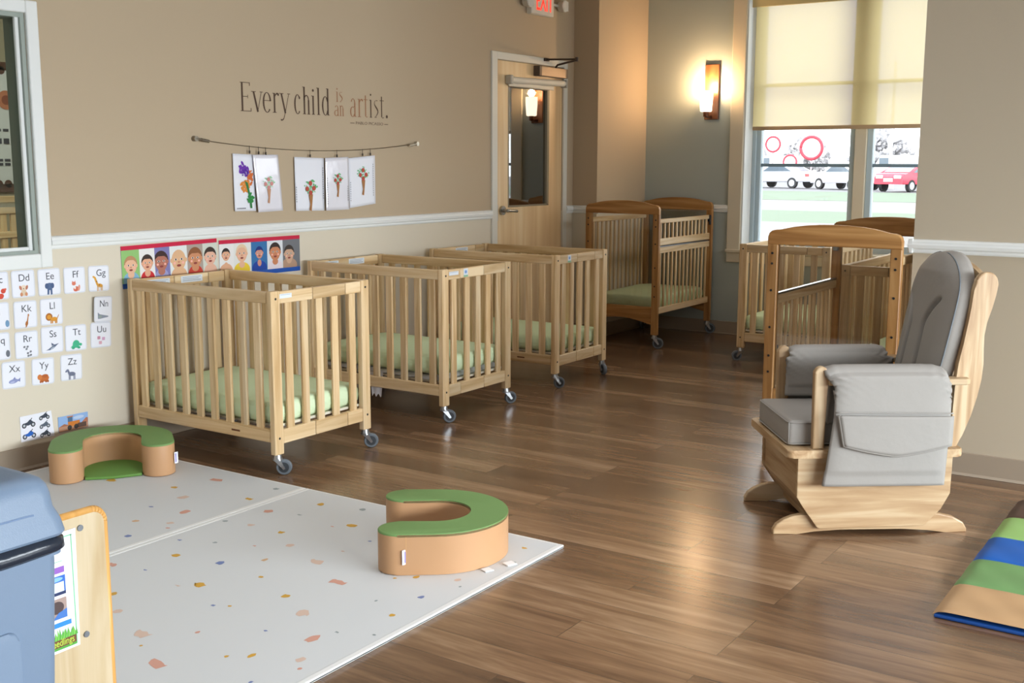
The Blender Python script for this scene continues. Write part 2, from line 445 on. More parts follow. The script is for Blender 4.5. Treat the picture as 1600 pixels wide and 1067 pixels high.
# roller shade
def shade_material():
    m = bpy.data.materials.new('roller_shade_cloth'); m.use_nodes = True
    nt = m.node_tree; nt.nodes.clear(); L = nt.links
    out = nt.nodes.new('ShaderNodeOutputMaterial')
    tr = nt.nodes.new('ShaderNodeBsdfTransparent'); tr.inputs['Color'].default_value = (0.20, 0.26, 0.55, 1)
    tl = nt.nodes.new('ShaderNodeBsdfTranslucent'); tl.inputs['Color'].default_value = (0.84, 0.69, 0.36, 1)
    df = nt.nodes.new('ShaderNodeBsdfDiffuse'); df.inputs['Color'].default_value = lin('#d9c894')
    m1 = nt.nodes.new('ShaderNodeMixShader'); m1.inputs[0].default_value = 0.8
    m2 = nt.nodes.new('ShaderNodeMixShader'); m2.inputs[0].default_value = 0.91
    L.new(df.outputs[0], m1.inputs[1]); L.new(tl.outputs[0], m1.inputs[2])
    L.new(tr.outputs[0], m2.inputs[1]); L.new(m1.outputs[0], m2.inputs[2]); L.new(m2.outputs[0], out.inputs['Surface'])
    return m
SH = thing('roller_shade', (GX+0.055, 2.65, OZ1-0.06), 'cream roller shade pulled halfway down over the double window', 'window shade')
MB().grid(lambda u, v: (0.0012*math.sin(v*5)*math.sin(u*3), -0.90+1.785*u, -1.06*v), 8, 12).build('shade_cloth', shade_material(), SH, smooth=True)
MB().box((-0.008, -0.90, -1.075), (0.008, 0.885, -1.045), 0.004).build('hem_bar', plain('#b89d7b', 0.5), SH)
b = MB().cyl((0, -0.92, 0.0), (0, 0.90, 0.0), 0.03)
b.build('roller', plain('#c9b985', 0.5), SH, smooth='auto')
MB().box((-0.045, -0.925, -0.12), (-0.035, 0.905, 0.048), 0.004).build('valance', plain('#dccb96', 0.6), SH)

# ------------------------------------------------------------------ window_2: the interior window in the left wall
W2 = setting('window_2')
b = MB(); t = 0.02
b.box((WX1, LW-t, WZ0-0.065), (WX1+0.058, LW, WZ1+0.055), 0.004).box((WX0-0.058, LW-t, WZ0-0.065), (WX0, LW, WZ1+0.055), 0.004)
b.box((WX0+0.0005, LW-t+0.0004, WZ1), (WX1-0.0005, LW, WZ1+0.055), 0.004).box((WX0+0.0005, LW-t+0.0004, WZ0-0.065), (WX1-0.0005, LW, WZ0), 0.004)
b.build('casing', WHITE, W2)
b = MB()
b.box((WX1-0.02, LW+0.0, WZ0), (WX1, LW+0.13, WZ1)).box((WX0, LW, WZ0), (WX0+0.02, LW+0.13, WZ1)).box((WX0+0.02, LW+0.0004, WZ1-0.02), (WX1-0.02, LW+0.13, WZ1)).box((WX0+0.02, LW+0.0004, WZ0), (WX1-0.02, LW+0.13, WZ0+0.015))
b.build('jamb_lining', plain('#9aa39b', 0.45), W2)
b = MB()
b.box((WX1-0.038, LW+0.012, WZ0), (WX1-0.02, LW+0.03, WZ1), 0.003).box((WX0+0.02, LW+0.012, WZ0), (WX0+0.038, LW+0.03, WZ1), 0.003).box((WX0+0.039, LW+0.0122, WZ0+0.015), (WX1-0.039, LW+0.03, WZ0+0.032), 0.003)
b.build('glass_stop', WHITE, W2)
MB().box((WX0+0.02, LW+0.032, WZ0+0.01), (WX1-0.02, LW+0.038, WZ1-0.02)).build('window_pane', glassy('interior_glass', (0.8, 0.86, 0.82, 1), 1.0), W2)

# ------------------------------------------------------------------ door_1
D1 = setting('door_1')
JW = plain('#d9d6cc', 0.4, name='door_frame_paint')
b = MB()
b.box((6.72, LW-0.014, 0), (6.788, LW+0.13, 2.189), 0.003).box((7.702, LW-0.014, 0), (7.757, LW+0.13, 2.189), 0.003).box((6.787, LW-0.0138, 2.136), (7.703, LW+0.13, 2.189), 0.003)
b.build('door_frame', JW, D1)
b = MB(); ya, yb = LW+0.004, LW+0.048
GX0, GX1, GZ0, GZ1 = 6.945, 7.51, 1.078, 1.962
b.box((6.792, ya, 0.008), (GX0, yb, 2.132)).box((GX1, ya, 0.008), (7.698, yb, 2.132)).box((GX0, ya, 0.008), (GX1, yb, GZ0)).box((GX0, ya, GZ1), (GX1, yb, 2.132))
dm = wood('door_maple', '#d6b386', '#e2c497', '#ecd7b2', 'z', along=0.5, across=9, vary=0.02)
slab = b.build('door_slab', dm, D1)
b = MB()
for q in ((GX0, GZ0, GX0+0.012, GZ1), (GX1-0.03, GZ0, GX1, GZ1), (GX0, GZ0, GX1, GZ0+0.012), (GX0, GZ1-0.012, GX1, GZ1)):
    b.box((q[0], ya-0.003, q[1]), (q[2], ya+0.02, q[3]), 0.002)
b.build('lite_frame', plain('#8a7d66', 0.45), slab)
MB().box((GX0+0.012, ya+0.016, GZ0+0.012), (GX1-0.03, ya+0.022, GZ1-0.012)).build('door_glass', glassy('door_lite_glass', (0.42, 0.47, 0.46, 1), 2.4, 0.22), slab)
hd = MB().cyl((6.862, ya, 1.058), (6.862, ya-0.018, 1.058), 0.034, seg=28).cyl((6.862, ya-0.018, 1.058), (6.862, ya-0.055, 1.058), 0.012)
hd.tube([(6.862, ya-0.055, 1.058), (6.90, ya-0.058, 1.056), (6.95, ya-0.058, 1.053), (6.985, ya-0.055, 1.050)], 0.011, 10)
hd.build('lever_handle', plain('#a8a49c', 0.25, 0.9), D1, smooth='auto')
MB().box((6.79, ya-0.003, 0.985), (6.812, ya+0.01, 1.10)).build('strike_plate', STEEL, D1)
cl = MB().box((7.30, ya-0.055, 2.050), (7.70, ya-0.001, 2.122), 0.004).build('door_closer', plain('#a08c78', 0.4, 0.3), D1)
MB().box((7.285, ya-0.056, 2.049), (7.32, ya, 2.123), 0.003).build('closer_end_cap', plain('#5c4c40', 0.5), cl)
b = MB().tube([(7.55, ya-0.03, 2.125), (7.55, ya-0.05, 2.145), (7.415, ya-0.30, 2.160)], 0.008)
b.tube([(7.415, ya-0.30, 2.166), (7.43, LW-0.02, 2.178)], 0.007).box((7.40, LW-0.03, 2.165), (7.46, LW-0.012, 2.188), 0.002)
b.cyl((7.415, ya-0.30, 2.15), (7.415, ya-0.30, 2.18), 0.014)
b.build('closer_arm', plain('#4d4038', 0.4, 0.5), cl, smooth='auto')
rl = MB().cyl((6.925, ya-0.028, 1.998), (7.69, ya-0.028, 2.013), 0.024, seg=20).build('door_shade_roll', plain('#ddd6c8', 0.5), D1, smooth='auto')
b = MB().box((6.905, ya-0.055, 1.968), (6.94, ya-0.001, 2.032), 0.006).box((7.675, ya-0.055, 1.98), (7.694, ya-0.001, 2.04), 0.004)
b.build('shade_bracket', plain('#b5afa3', 0.45), rl)
MB().box((6.93, ya-0.02, 1.955), (7.55, ya-0.01, 1.985), 0.003).build('shade_hem', plain('#d5cebf', 0.5), rl)

# ------------------------------------------------------------------ wall sconce
SC = thing('wall_sconce', (GX, 3.87, 1.98), 'lit bronze wall sconce with frosted glass cup beside the window', 'wall light')
rust = wood('bronze_plate', '#6b4127', '#7d4d30', '#8f5e3d', 'z', rough=0.4, along=3, across=18)
MB().box((-0.022, -0.064, -0.225), (0, 0.058, 0.215), 0.004).build('back_plate', rust, SC)
b = MB().cyl((-0.022, 0.0, -0.20), (-0.115, 0.0, -0.20), 0.012).cyl((-0.115, 0, -0.205), (-0.115, 0, -0.165), 0.022)
b.build('arm', plain('#5f3a26', 0.4, 0.5), SC, smooth='auto')
m, nt, bs = new_mat('frosted_lamp_glass')
bs.inputs['Base Color'].default_value = (0.9, 0.85, 0.75, 1); bs.inputs['Emission Color'].default_value = (1.0, 0.80, 0.56, 1); bs.inputs['Emission Strength'].default_value = 4.5
b = MB(); b.lathe([(0.040, -0.165), (0.046, -0.16), (0.053, -0.06), (0.054, 0.0), (0.051, 0.0), (0.050, -0.06), (0.043, -0.155), (0.0, -0.155)], 28, (-0.115, 0, 0))
b.build('glass_shade', m, SC, smooth='auto')
b = MB(); b.lathe([(0.008, -0.155), (0.010, -0.12), (0.022, -0.08), (0.026, -0.05), (0.018, -0.02), (0.002, -0.008)], 16, (-0.115, 0, 0))
b.build('bulb', emit((255, 214, 150), 12, 'bulb_glow'), SC, smooth=True)
pl = bpy.data.lights.new('sconce_lamp', 'POINT'); pl.energy = 19; pl.color = (1.0, 0.64, 0.34); pl.shadow_soft_size = 0.03
po = bpy.data.objects.new('sconce_lamp', pl); COL.objects.link(po); po.parent = SC; po.location = (-0.115, 0, 0.035)

# ------------------------------------------------------------------ exit sign
EX = thing('exit_sign', (7.329, LW, 2.59), 'white exit sign with red letters high above the maple door', 'exit sign')
MB().box((-0.155, -0.05, -0.10), (0.155, 0, 0.105), 0.006).build('housing', plain('#d9d3c8', 0.5), EX)
text('exit_letters', 'EXIT', 0.21, emit((255, 40, 20), 1.6, 'exit_red'), EX, (0.02, -0.0515, -0.068), UP, width=0.225)
for sx, zc in ((-0.205, -0.02), (0.285, -0.005)):
    b = MB().box((min(sx, 0.1*(1 if sx > 0 else -1)), -0.035, zc-0.008), (max(sx, 0.1*(1 if sx > 0 else -1)), -0.02, zc+0.012), 0.003)
    b.cyl((sx, -0.02, zc), (sx, -0.07, zc), 0.035, 0.045, seg=20)
    hdl = b.build('lamp_head', plain('#c9c3b8', 0.5), EX, smooth='auto')
    b = MB().cyl((sx, -0.07, zc), (sx, -0.075, zc), 0.042, seg=20)
    for k in range(-3, 4): b.box((sx+k*0.011-0.002, -0.078, zc-0.036), (sx+k*0.011+0.002, -0.074, zc+0.036))
    b.build('lens', plain('#e6e4de', 0.2), hdl)

# ------------------------------------------------------------------ compact folding cribs
def fabric_green():
    m, nt, b = new_mat('green_fitted_sheet'); L = nt.links
    tc = nt.nodes.new('ShaderNodeTexCoord')
    mp = nt.nodes.new('ShaderNodeMapping'); mp.inputs['Scale'].default_value = (6, 1.5, 6); L.new(tc.outputs['Object'], mp.inputs['Vector'])
    n = nt.nodes.new('ShaderNodeTexNoise'); n.inputs['Scale'].default_value = 6; n.inputs['Detail'].default_value = 3; L.new(mp.outputs['Vector'], n.inputs['Vector'])
    bp = nt.nodes.new('ShaderNodeBump'); bp.inputs['Strength'].default_value = 0.5; bp.inputs['Distance'].default_value = 0.01
    L.new(n.outputs['Fac'], bp.inputs['Height']); L.new(bp.outputs['Normal'], b.inputs['Normal'])
    b.inputs['Base Color'].default_value = lin('#dcefc8'); b.inputs['Roughness'].default_value = 0.85; b.inputs['Specular IOR Level'].default_value = 0.15
    return m
SHEET = fabric_green()
GREYSHEET = plain('#e8e6ec', 0.9, spec=0.1, bump=0.4, bscale=40)

def caster(parent, x, y, ztop, rz, rw=0.036):
    b = MB()
    b.cyl((0, 0, ztop), (0, 0, ztop-0.018), 0.017, 0.02).cyl((0, 0, ztop-0.018), (0, 0, ztop-0.026), 0.024)
    for s in (-1, 1):
        b.prism([(-0.014, ztop-0.024), (0.016, ztop-0.024), (0.036, rw-0.006), (0.026, rw-0.010), (0.012, rw+0.006)], 'y', s*0.017-0.0015, s*0.017+0.0015)
    b.cyl((0.028, -0.021, rw), (0.028, 0.021, rw), 0.006, seg=10)
    c = b.build('caster', STEEL, parent, smooth='auto', loc=(x, y, 0), rot=(0, 0, rz))
    b = MB(); b.mat(RUBBER).lathe([(rw-0.010, -0.0115), (rw-0.003, -0.0115), (rw, -0.007), (rw, 0.007), (rw-0.003, 0.0115), (rw-0.010, 0.0115)], 28, (0.028, 0, rw), 'y')
    b.mat(plain('#3a3d41', 0.5)).cyl((0.028, -0.0125, rw), (0.028, 0.0125, rw), rw-0.012, seg=24)
    b.build('wheel', None, c, smooth='auto')
    return c

HW, HL = 0.3275, 0.495
def make_crib():
    t = thing('folding_crib', (0, 0, 0), 'x', 'crib')
    for sx in (-1, 1):
        for sy in (-1, 1):
            xa, xb = sorted((sx*HW, sx*(HW-0.055))); ya, yb = sorted((sy*HL, sy*(HL-0.032)))
            p = MB().box((xa, ya, 0.094), (xb, yb, 0.84), 0.003).build('post', pine('z'), t)
            b = MB()
            for z in (0.806, 0.17): b.cyl(((xa+xb)/2, sy*HL, z), ((xa+xb)/2, sy*(HL+0.0015), z), 0.0055, seg=10)
            b.build('bolt', BLACK, p)
            caster(t, sx*(HW-0.027), sy*(HL-0.016), 0.094, -0.98 + 0.0*sx)
        xa, xb = sorted((sx*(HW-0.002), sx*(HW-0.026)))
        MB().box((xa, -HL+0.032, 0.785), (xb, HL-0.032, 0.838), 0.004).build('side_rail', pine('y'), t)
        MB().box((xa, -HL+0.032, 0.150), (xb, HL-0.032, 0.212), 0.004).build('side_rail', pine('y'), t)
        for k in range(9):
            y = 0.414-0.1005*k; xm = sx*(HW-0.014)
            MB().box((xm-0.008, y-0.022, 0.206), (xm+0.008, y+0.022, 0.79), 0.003).build('slat', pine('z'), t)
    cuts = [-HW+0.055, -0.0595, 0.1635, HW-0.055]
    for sy in (-1, 1):
        ya, yb = sorted((sy*(HL-0.003), sy*(HL-0.028)))
        for z0_, z1_ in ((0.782, 0.836), (0.140, 0.206)):
            for a, c in zip(cuts, cuts[1:]):
                MB().box((a+0.0015, ya, z0_), (c-0.0015, yb, z1_), 0.003).build('end_rail', pine('x'), t)
            b = MB()
            for c in cuts[1:3]: b.box((c-0.0035, ya+0.004, z0_+0.004), (c+0.0035, yb-0.004, z1_-0.004))
            b.build('hinge', plain('#3c2d20', 0.5), t)
        for x in (-0.2135, -0.1115, -0.0135, 0.0915, 0.2135):
            ym = sy*(HL-0.0155)
            MB().box((x-0.0215, ym-0.008, 0.20), (x+0.0215, ym+0.008, 0.786), 0.003).build('slat', pine('z'), t)
    b = MB().box((-HW+0.046, -HL+0.034, 0.212), (HW-0.046, HL-0.034, 0.224), 0.002)
    b.build('mattress_board', plain('#e3dccb', 0.5), t)
    return t

def mattress_mesh(sx, sy, h, seed):
    """soft slab with a puckered edge, base at z = 0"""
    rnd = random.Random(seed)
    ph = [rnd.uniform(0, 6.28) for _ in range(6)]
    bm = MB()
    NU, NV = 72, 44
    # cross-section ring around (u: around perimeter, v: bottom-edge-top)
    def sup(a):
        c, s_ = math.cos(a), math.sin(a); e = 0.11
        return (abs(c)**e*math.copysign(1, c), abs(s_)**e*math.copysign(1, s_))
    prof = [(0.0, 0.0), (0.80, 0.0), (0.95, 0.004), (0.985, h*0.18), (1.0, h*0.45), (0.992, h*0.72), (0.965, h*0.92), (0.92, h*0.995), (0.80, h*1.01), (0.5, h*1.015), (0.2, h*1.02), (0.0, h*1.02)]
    rings = []
    N = 160
    for (k, z) in prof:
        ring = []
        for i in range(N):
            a = 2*PI*i/N; px, py = sup(a)
            w_ = 0.004*math.sin(a*46+ph[0])*(1 if 0.1*h < z < 0.95*h else 0.3)
            x = px*(sx/2*k + w_ if k > 0.3 else sx/2*k); y = py*(sy/2-(1-k)*sx/2*1.0 if k > 0.3 else (sy/2-sx/2)*max(k, 0.0)/0.3*0.6 + 0)
            if k <= 0.3: y = py*(sy/2-(1-0.3)*sx/2)*k/0.3
            zz = z + (0.0035*math.sin(x*23+ph[1])*math.sin(y*17+ph[2]) if z > 0.9*h else 0)
            ring.append(bm.bm.verts.new((x, y, zz)))
        rings.append(ring)
    for A, B in zip(rings, rings[1:]):
        for i in range(N):
            try: bm.bm.faces.new([A[i], A[(i+1) % N], B[(i+1) % N], B[i]])
            except ValueError: pass
    return bm

def put_mattress(x, y, z, rz, label, sx=0.598, sy=0.928, h=0.098, seed=1, group='crib mattresses'):
    t = mattress_mesh(sx, sy, h, seed).build('crib_mattress', SHEET, smooth=True, merge=True, loc=(x, y, z), rot=(0, 0, rz))
    return tag(t, label, 'mattress', group)

def sticker(parent, x, y, z, w_, h_, rz=0.0, blue=False, lines=3):
    b = MB(); b.mat(STICKER).rect(-w_/2, -h_/2, w_/2, h_/2, 0)
    if blue:
        b.mat(plain('#7fa3d8', 0.5)).ell(0, h_*0.1, w_*0.26, h_*0.2, 0.0004); b.mat(plain('#8fbf9a', 0.5)).rect(-w_*0.5, -h_*0.5, w_*0.5, -h_*0.28, 0.0004)
    else:
        b.mat(plain('#a9b0ba', 0.5))
        for k in range(lines): b.rect(-w_*0.42, h_*(0.28-0.25*k)-h_*0.05, w_*(0.42-0.1*(k % 2)), h_*(0.28-0.25*k)+h_*0.05, 0.0004)
    o = b.build('paper_label', None, parent, loc=(x, y, z), rot=(PI/2, 0, rz), recalc=False)
    return o

crib0 = make_crib()
def place_crib(first, x, y, rz, label, wheel_rot):
    c = crib0 if first else dup(crib0)
    c.location = (x, y, 0); c.rotation_euler = (0, 0, rz)
    tag(c, label, 'crib', 'compact folding cribs')
    k = 0
    for ch in bpy.data.objects:
        if ch.parent == c and ch.name.startswith('caster'):
            ch.rotation_euler = (0, 0, wheel_rot[k % len(wheel_rot)] - rz); k += 1
    return c
CY = 4.135
# casters in order of building: (-x,-y) (-x,+y) (+x,-y) (+x,+y)
c1 = place_crib(True, 3.8425, CY, 0, 'pale wooden folding crib nearest the front, beside the photo banners', (-0.95, -0.6, -0.85, 0.4))
c2 = place_crib(False, 5.0925, CY, PI, 'pale wooden folding crib in the middle of the row along the tan wall', (0.5, -0.6, 1.0, -0.7))
c3 = place_crib(False, 6.2425, CY, 0, 'pale wooden folding crib at the door end of the row along the tan wall', (-0.7, -0.5, -2.2, 0.5))
c4 = place_crib(False, 8.05, 2.79, -PI/2, 'wooden folding crib backlit under the left half of the window', (2.2, 0.3, 1.2, 0.6))
c5 = place_crib(False, 6.83, 1.675, -PI/2, 'wooden folding crib seen through the clear end of the arched crib', (2.2, 0.3, 1.2, 0.6))
sticker(c1, -0.235, -HL+0.002, 0.815, 0.075, 0.02, 0, lines=1)
sticker(c1, -0.16, HL-0.029, 0.812, 0.14, 0.03); sticker(c1, 0.05, HL-0.029, 0.812, 0.14, 0.034)
# second crib is turned round: its local +y end faces the room
sticker(c2, 0.225, HL-0.002, 0.815, 0.085, 0.02, PI, lines=1); sticker(c2, 0.115, HL-0.002, 0.81, 0.04, 0.046, PI, True)
sticker(c2, 0.16, -HL+0.029, 0.812, 0.14, 0.03, PI); sticker(c2, -0.07, -HL+0.029, 0.812, 0.14, 0.034, PI)
sticker(c3, -0.16, -HL+0.002, 0.81, 0.04, 0.046, 0, True); sticker(c3, 0.0, HL-0.029, 0.812, 0.14, 0.034)
for c, sgn in ((c1, 1), (c3, 1)):
    MB().box((-HW+0.0005, -0.265, 0.176), (-HW+0.0022, -0.21, 0.184)).build('maker_mark', plain('#6b3f22', 0.5), c)

put_mattress(3.8425, CY, 0.226, 0, 'green sheeted mattress in the crib nearest the front', seed=1)
put_mattress(5.0925, CY, 0.256, 0, 'green sheeted mattress resting on a crumpled grey sheet in the middle crib', seed=2, h=0.098)
put_mattress(6.2425, CY, 0.226, 0, 'green sheeted mattress in the crib nearest the door', seed=3, h=0.095)
put_mattress(8.05, 2.79, 0.226, PI/2, 'green sheeted mattress in the backlit crib under the window', seed=4)
put_mattress(6.83, 1.675, 0.226, PI/2, 'green sheeted mattress in the crib behind the glider', seed=5)
# crumpled sheet under the middle mattress
rnd = random.Random(4)
b = MB()
def cr(u, v):
    x = (u-0.5)*0.57; y = (v-0.5)*0.89
    e = min(u, 1-u, v, 1-v)
    return (x, y, 0.0265 - (0.02 if e < 0.02 else 0)*1.0 + 0.004*math.sin(u*31+v*9)*math.sin(v*41)*(1 if e < 0.12 else 0.2)-0.004)
b.grid(cr, 40, 60)
o = b.build('folded_sheet', GREYSHEET, smooth=True, loc=(5.0925, CY, 0.226)); tag(o, 'crumpled pale grey sheet under the green mattress in the middle crib', 'sheet')
b = MB().grid(lambda u, v: (0.0015*math.sin(v*9), (v-0.5)*0.10*(1-0.3*u), -0.135*u-0.010*math.sin(v*14)*u), 10, 12)
o = b.build('sheet_corner', GREYSHEET, smooth=True); o.parent = bpy.data.objects['folded_sheet']; o.location = (-0.292, 0.01, 0.004)

# ------------------------------------------------------------------ arched clear-end cribs
AW, AL = 0.318, 0.50
HEAD = [(-0.318, 1.022), (-0.318, 1.058), (-0.312, 1.076), (-0.300, 1.087), (-0.282, 1.092), (-0.255, 1.094), (-0.235, 1.099), (-0.19, 1.109), (-0.13, 1.117), (-0.06, 1.122), (0, 1.123)]
HEAD = HEAD + [(-x, z) for x, z in reversed(HEAD[:-1])]
CLEAR = glassy('clear_acrylic', (0.95, 0.94, 0.92, 1), 1.2, 0.01)
def slatted(t, x, zlo, zhi, rail_lo, rail_hi, pale, n=13):
    MB().box((x-0.011, -AL+0.036, zhi-rail_hi), (x+0.011, AL-0.036, zhi), 0.003).build('side_rail', pale('y'), t)
    MB().box((x-0.011, -AL+0.036, zlo), (x+0.011, AL-0.036, zlo+rail_lo), 0.003).build('side_rail', pale('y'), t)
    for k in range(n):
        y = -AL+0.036 + (2*AL-0.072)*(k+0.7)/(n+0.4)
        MB().box((x-0.007, y-0.0095, zlo+rail_lo-0.004), (x+0.007, y+0.0095, zhi-rail_hi+0.004), 0.003).build('slat', pale('z'), t)
def make_arched(folded):
    t = thing('arched_crib', (0, 0, 0), 'x', 'crib')
    for sy in (-1, 1):
        ya, yb = sorted((sy*AL, sy*(AL-0.034)))
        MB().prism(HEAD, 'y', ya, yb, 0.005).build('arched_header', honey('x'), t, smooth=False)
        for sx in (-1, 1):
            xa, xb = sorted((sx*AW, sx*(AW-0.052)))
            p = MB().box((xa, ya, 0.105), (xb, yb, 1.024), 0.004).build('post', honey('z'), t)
            b = MB()
            for z in (0.98, 0.93, 0.80, 0.62, 0.48, 0.40): b.cyl(((xa+xb)/2, sy*AL, z), ((xa+xb)/2, sy*(AL+0.002), z), 0.006, seg=10)
            b.build('bolt', BLACK, p)
            caster(t, sx*(AW-0.026), sy*(AL-0.017), 0.105, -2.4 if (folded and sx > 0) else -0.5+sx, 0.042)
        n = 12; low = [(-AW+0.052 + (2*AW-0.104)*i/n, 0.184+0.042*math.sin(PI*i/n)) for i in range(n+1)]
        MB().prism([(AW-0.052, 0.318), (-AW+0.052, 0.318)] + low, 'y', ya+0.003, yb-0.003, 0.003).build('bottom_rail', honey('x'), t)
        ym = sy*(AL-0.017)
        MB().box((-AW+0.05, ym-0.002, 0.316), (AW-0.05, ym+0.002, 1.024)).build('clear_panel', CLEAR, t)
    slatted(t, AW-0.028 if False else -(AW-0.026), 0.263, 0.985, 0.05, 0.04, pine)          # fixed side
    gx = AW-0.026
    slatted(t, gx, 0.263, 0.772, 0.048, 0.045, pine)                                          # lower part of the gate
    MB().box((gx-0.012, -AL+0.036, 0.772), (gx+0.012, AL-0.036, 0.782), 0.002).build('metal_track', plain('#8f949c', 0.25, 0.9), t)
    if not folded:
        slatted(t, gx, 0.786, 0.985, 0.052, 0.032, pine)
    b = MB().box((gx-0.016, AL-0.055, 0.93), (gx+0.022, AL-0.03, 0.985), 0.006).box((gx+0.012, AL-0.062, 0.905), (gx+0.026, AL-0.042, 0.94), 0.004)
    b.build('latch', BLACK, t)
    b = MB().box((gx-0.014, -AL+0.034, 0.93), (gx+0.016, -AL+0.05, 0.975), 0.004); b.build('latch', plain('#8b8f92', 0.4), t)
    MB().box((-AW+0.035, -AL+0.04, 0.262), (AW-0.035, AL-0.04, 0.285), 0.003).build('mattress_board', plain('#cbbb9c', 0.6), t)
    return t
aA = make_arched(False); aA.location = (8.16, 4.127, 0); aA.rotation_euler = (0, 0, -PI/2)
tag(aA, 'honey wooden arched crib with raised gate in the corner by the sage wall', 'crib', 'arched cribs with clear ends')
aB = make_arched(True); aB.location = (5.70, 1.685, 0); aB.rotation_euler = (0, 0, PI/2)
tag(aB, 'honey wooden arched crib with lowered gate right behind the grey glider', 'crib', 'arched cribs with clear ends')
put_mattress(8.16, 4.127, 0.287, PI/2, 'green sheeted mattress in the arched crib by the sage wall', sx=0.555, sy=0.905, h=0.105, seed=6)

# ------------------------------------------------------------------ glider chair (local x = towards the back, y = away from the camera, z = up)
def cushion_mat(name, col):
    m, nt, b = new_mat(name); L = nt.links
    tc = nt.nodes.new('ShaderNodeTexCoord'); n = nt.nodes.new('ShaderNodeTexNoise'); n.inputs['Scale'].default_value = 14; n.inputs['Detail'].default_value = 3
    n2 = nt.nodes.new('ShaderNodeTexNoise'); n2.inputs['Scale'].default_value = 420
    ad = nt.nodes.new('ShaderNodeMath'); ad.operation = 'MULTIPLY_ADD'; ad.inputs[1].default_value = 0.12
    bp = nt.nodes.new('ShaderNodeBump'); bp.inputs['Strength'].default_value = 0.22; bp.inputs['Distance'].default_value = 0.01
    L.new(tc.outputs['Object'], n.inputs['Vector']); L.new(tc.outputs['Object'], n2.inputs['Vector'])
    L.new(n2.outputs['Fac'], ad.inputs[0]); L.new(n.outputs['Fac'], ad.inputs[2]); L.new(ad.outputs[0], bp.inputs['Height']); L.new(bp.outputs['Normal'], b.inputs['Normal'])
    b.inputs['Base Color'].default_value = lin(col); b.inputs['Roughness'].default_value = 0.62; b.inputs['Specular IOR Level'].default_value = 0.3
    return m
CUSH = cushion_mat('grey_upholstery', '#95908a')
PIPE = plain('#9a9a9c', 0.6)
GL = thing('glider_chair', (4.009, 1.478, 0), 'light wooden glider chair with grey cushions near the right wall', 'glider', rotz=math.atan2(-0.804, 0.595))
def arc(cx, cy, r, a0, a1, n=6): return [(cx+r*math.cos(math.radians(a0+(a1-a0)*i/n)), cy+r*math.sin(math.radians(a0+(a1-a0)*i/n))) for i in range(n+1)]
BASE = [(0.0, 0.0), (-0.001, 0.018), (0.012, 0.040), (0.038, 0.058), (0.070, 0.071), (0.10, 0.076), (0.64, 0.076), (0.70, 0.062), (0.742, 0.038), (0.757, 0.014), (0.757, 0.0), (0.67, 0.0), (0.60, 0.010), (0.50, 0.016), (0.26, 0.016), (0.16, 0.010), (0.09, 0.0)]
SIDE = [(0.077, 0.312), (0.078, 0.153), (0.107, 0.110), (0.160, 0.034), (0.172, 0.028), (0.570, 0.034), (0.580, 0.038), (0.639, 0.100), (0.672, 0.163), (0.674, 0.312)]
for v in (0.0, 0.429):
    MB().prism(BASE, 'y', v, v+0.028, 0.005).build('base_rail', birch('x'), GL)
for v in (-0.024, 0.46):
    MB().prism(SIDE, 'y', v, v+0.02, 0.003).build('side_panel', birch('x'), GL)
MB().box((0.16, 0.028, 0.02), (0.20, 0.429, 0.07), 0.003).build('cross_bar', birch('y'), GL)
MB().box((0.56, 0.028, 0.02), (0.60, 0.429, 0.07), 0.003).build('cross_bar', birch('y'), GL)
MB().prism([(0.085, 0.312), (0.087, 0.15), (0.116, 0.106), (0.150, 0.055), (0.165, 0.060), (0.132, 0.115), (0.103, 0.155), (0.102, 0.312)], 'y', -0.004, 0.460).build('front_panel', honey('y') if False else birch('y'), GL)
MB().prism([(0.668, 0.312), (0.666, 0.165), (0.633, 0.104), (0.60, 0.07), (0.588, 0.08), (0.618, 0.115), (0.65, 0.17), (0.652, 0.312)], 'y', -0.004, 0.460).build('rear_panel', birch('y'), GL)
# seat deck with rounded front corners
DECK = arc(0.052, -0.028, 0.022, 180, 270) + arc(0.682, -0.028, 0.02, 270, 360) + arc(0.682, 0.485, 0.02, 0, 90) + arc(0.052, 0.485, 0.022, 90, 180)
MB().prism(DECK, 'z', 0.312, 0.343, 0.005).build('seat_deck', birch('y'), GL)
# arm posts, arm boards
for v0, nm in ((-0.034, 'n'), (0.454, 'f')):
    MB().prism([(0.128, 0.343), (0.124, 0.632)] + arc(0.151, 0.634, 0.025, 170, 10, 8) + [(0.176, 0.62), (0.172, 0.343)], 'y', v0, v0+0.032, 0.006).build('arm_post', birch('z'), GL)
    MB().prism([(0.176, v0-0.012), (0.70, v0-0.012), (0.716, v0-0.002), (0.720, v0+0.03), (0.716, v0+0.05), (0.176, v0+0.05)], 'z', 0.588, 0.612, 0.005).build('arm_board', birch('x'), GL)
# swept back boards
BACK = [(0.660, 0.335), (0.668, 0.45), (0.672, 0.57), (0.680, 0.66), (0.696, 0.745), (0.708, 0.82), (0.716, 0.88), (0.722, 0.94), (0.729, 0.975)] + arc(0.771, 0.967, 0.042, 165, -10, 10) + [(0.806, 0.92), (0.795, 0.872), (0.779, 0.82), (0.772, 0.77), (0.773, 0.72), (0.776, 0.66), (0.772, 0.60), (0.760, 0.535), (0.740, 0.46), (0.712, 0.385), (0.690, 0.335)]
for v in (-0.006, 0.436):
    MB().prism(BACK, 'y', v, v+0.028, 0.005).build('back_board', birch('z'), GL)
cz = [(0.02, 0.93)] + [(0.02+0.418*i/12, 0.985+0.05*math.sin(PI*i/12)) for i in range(13)] + [(0.438, 0.93)]
MB().prism([(p[0], p[1]) for p in cz], 'x', 0.765, 0.785, 0.003).build('crest_rail', birch('y'), GL)
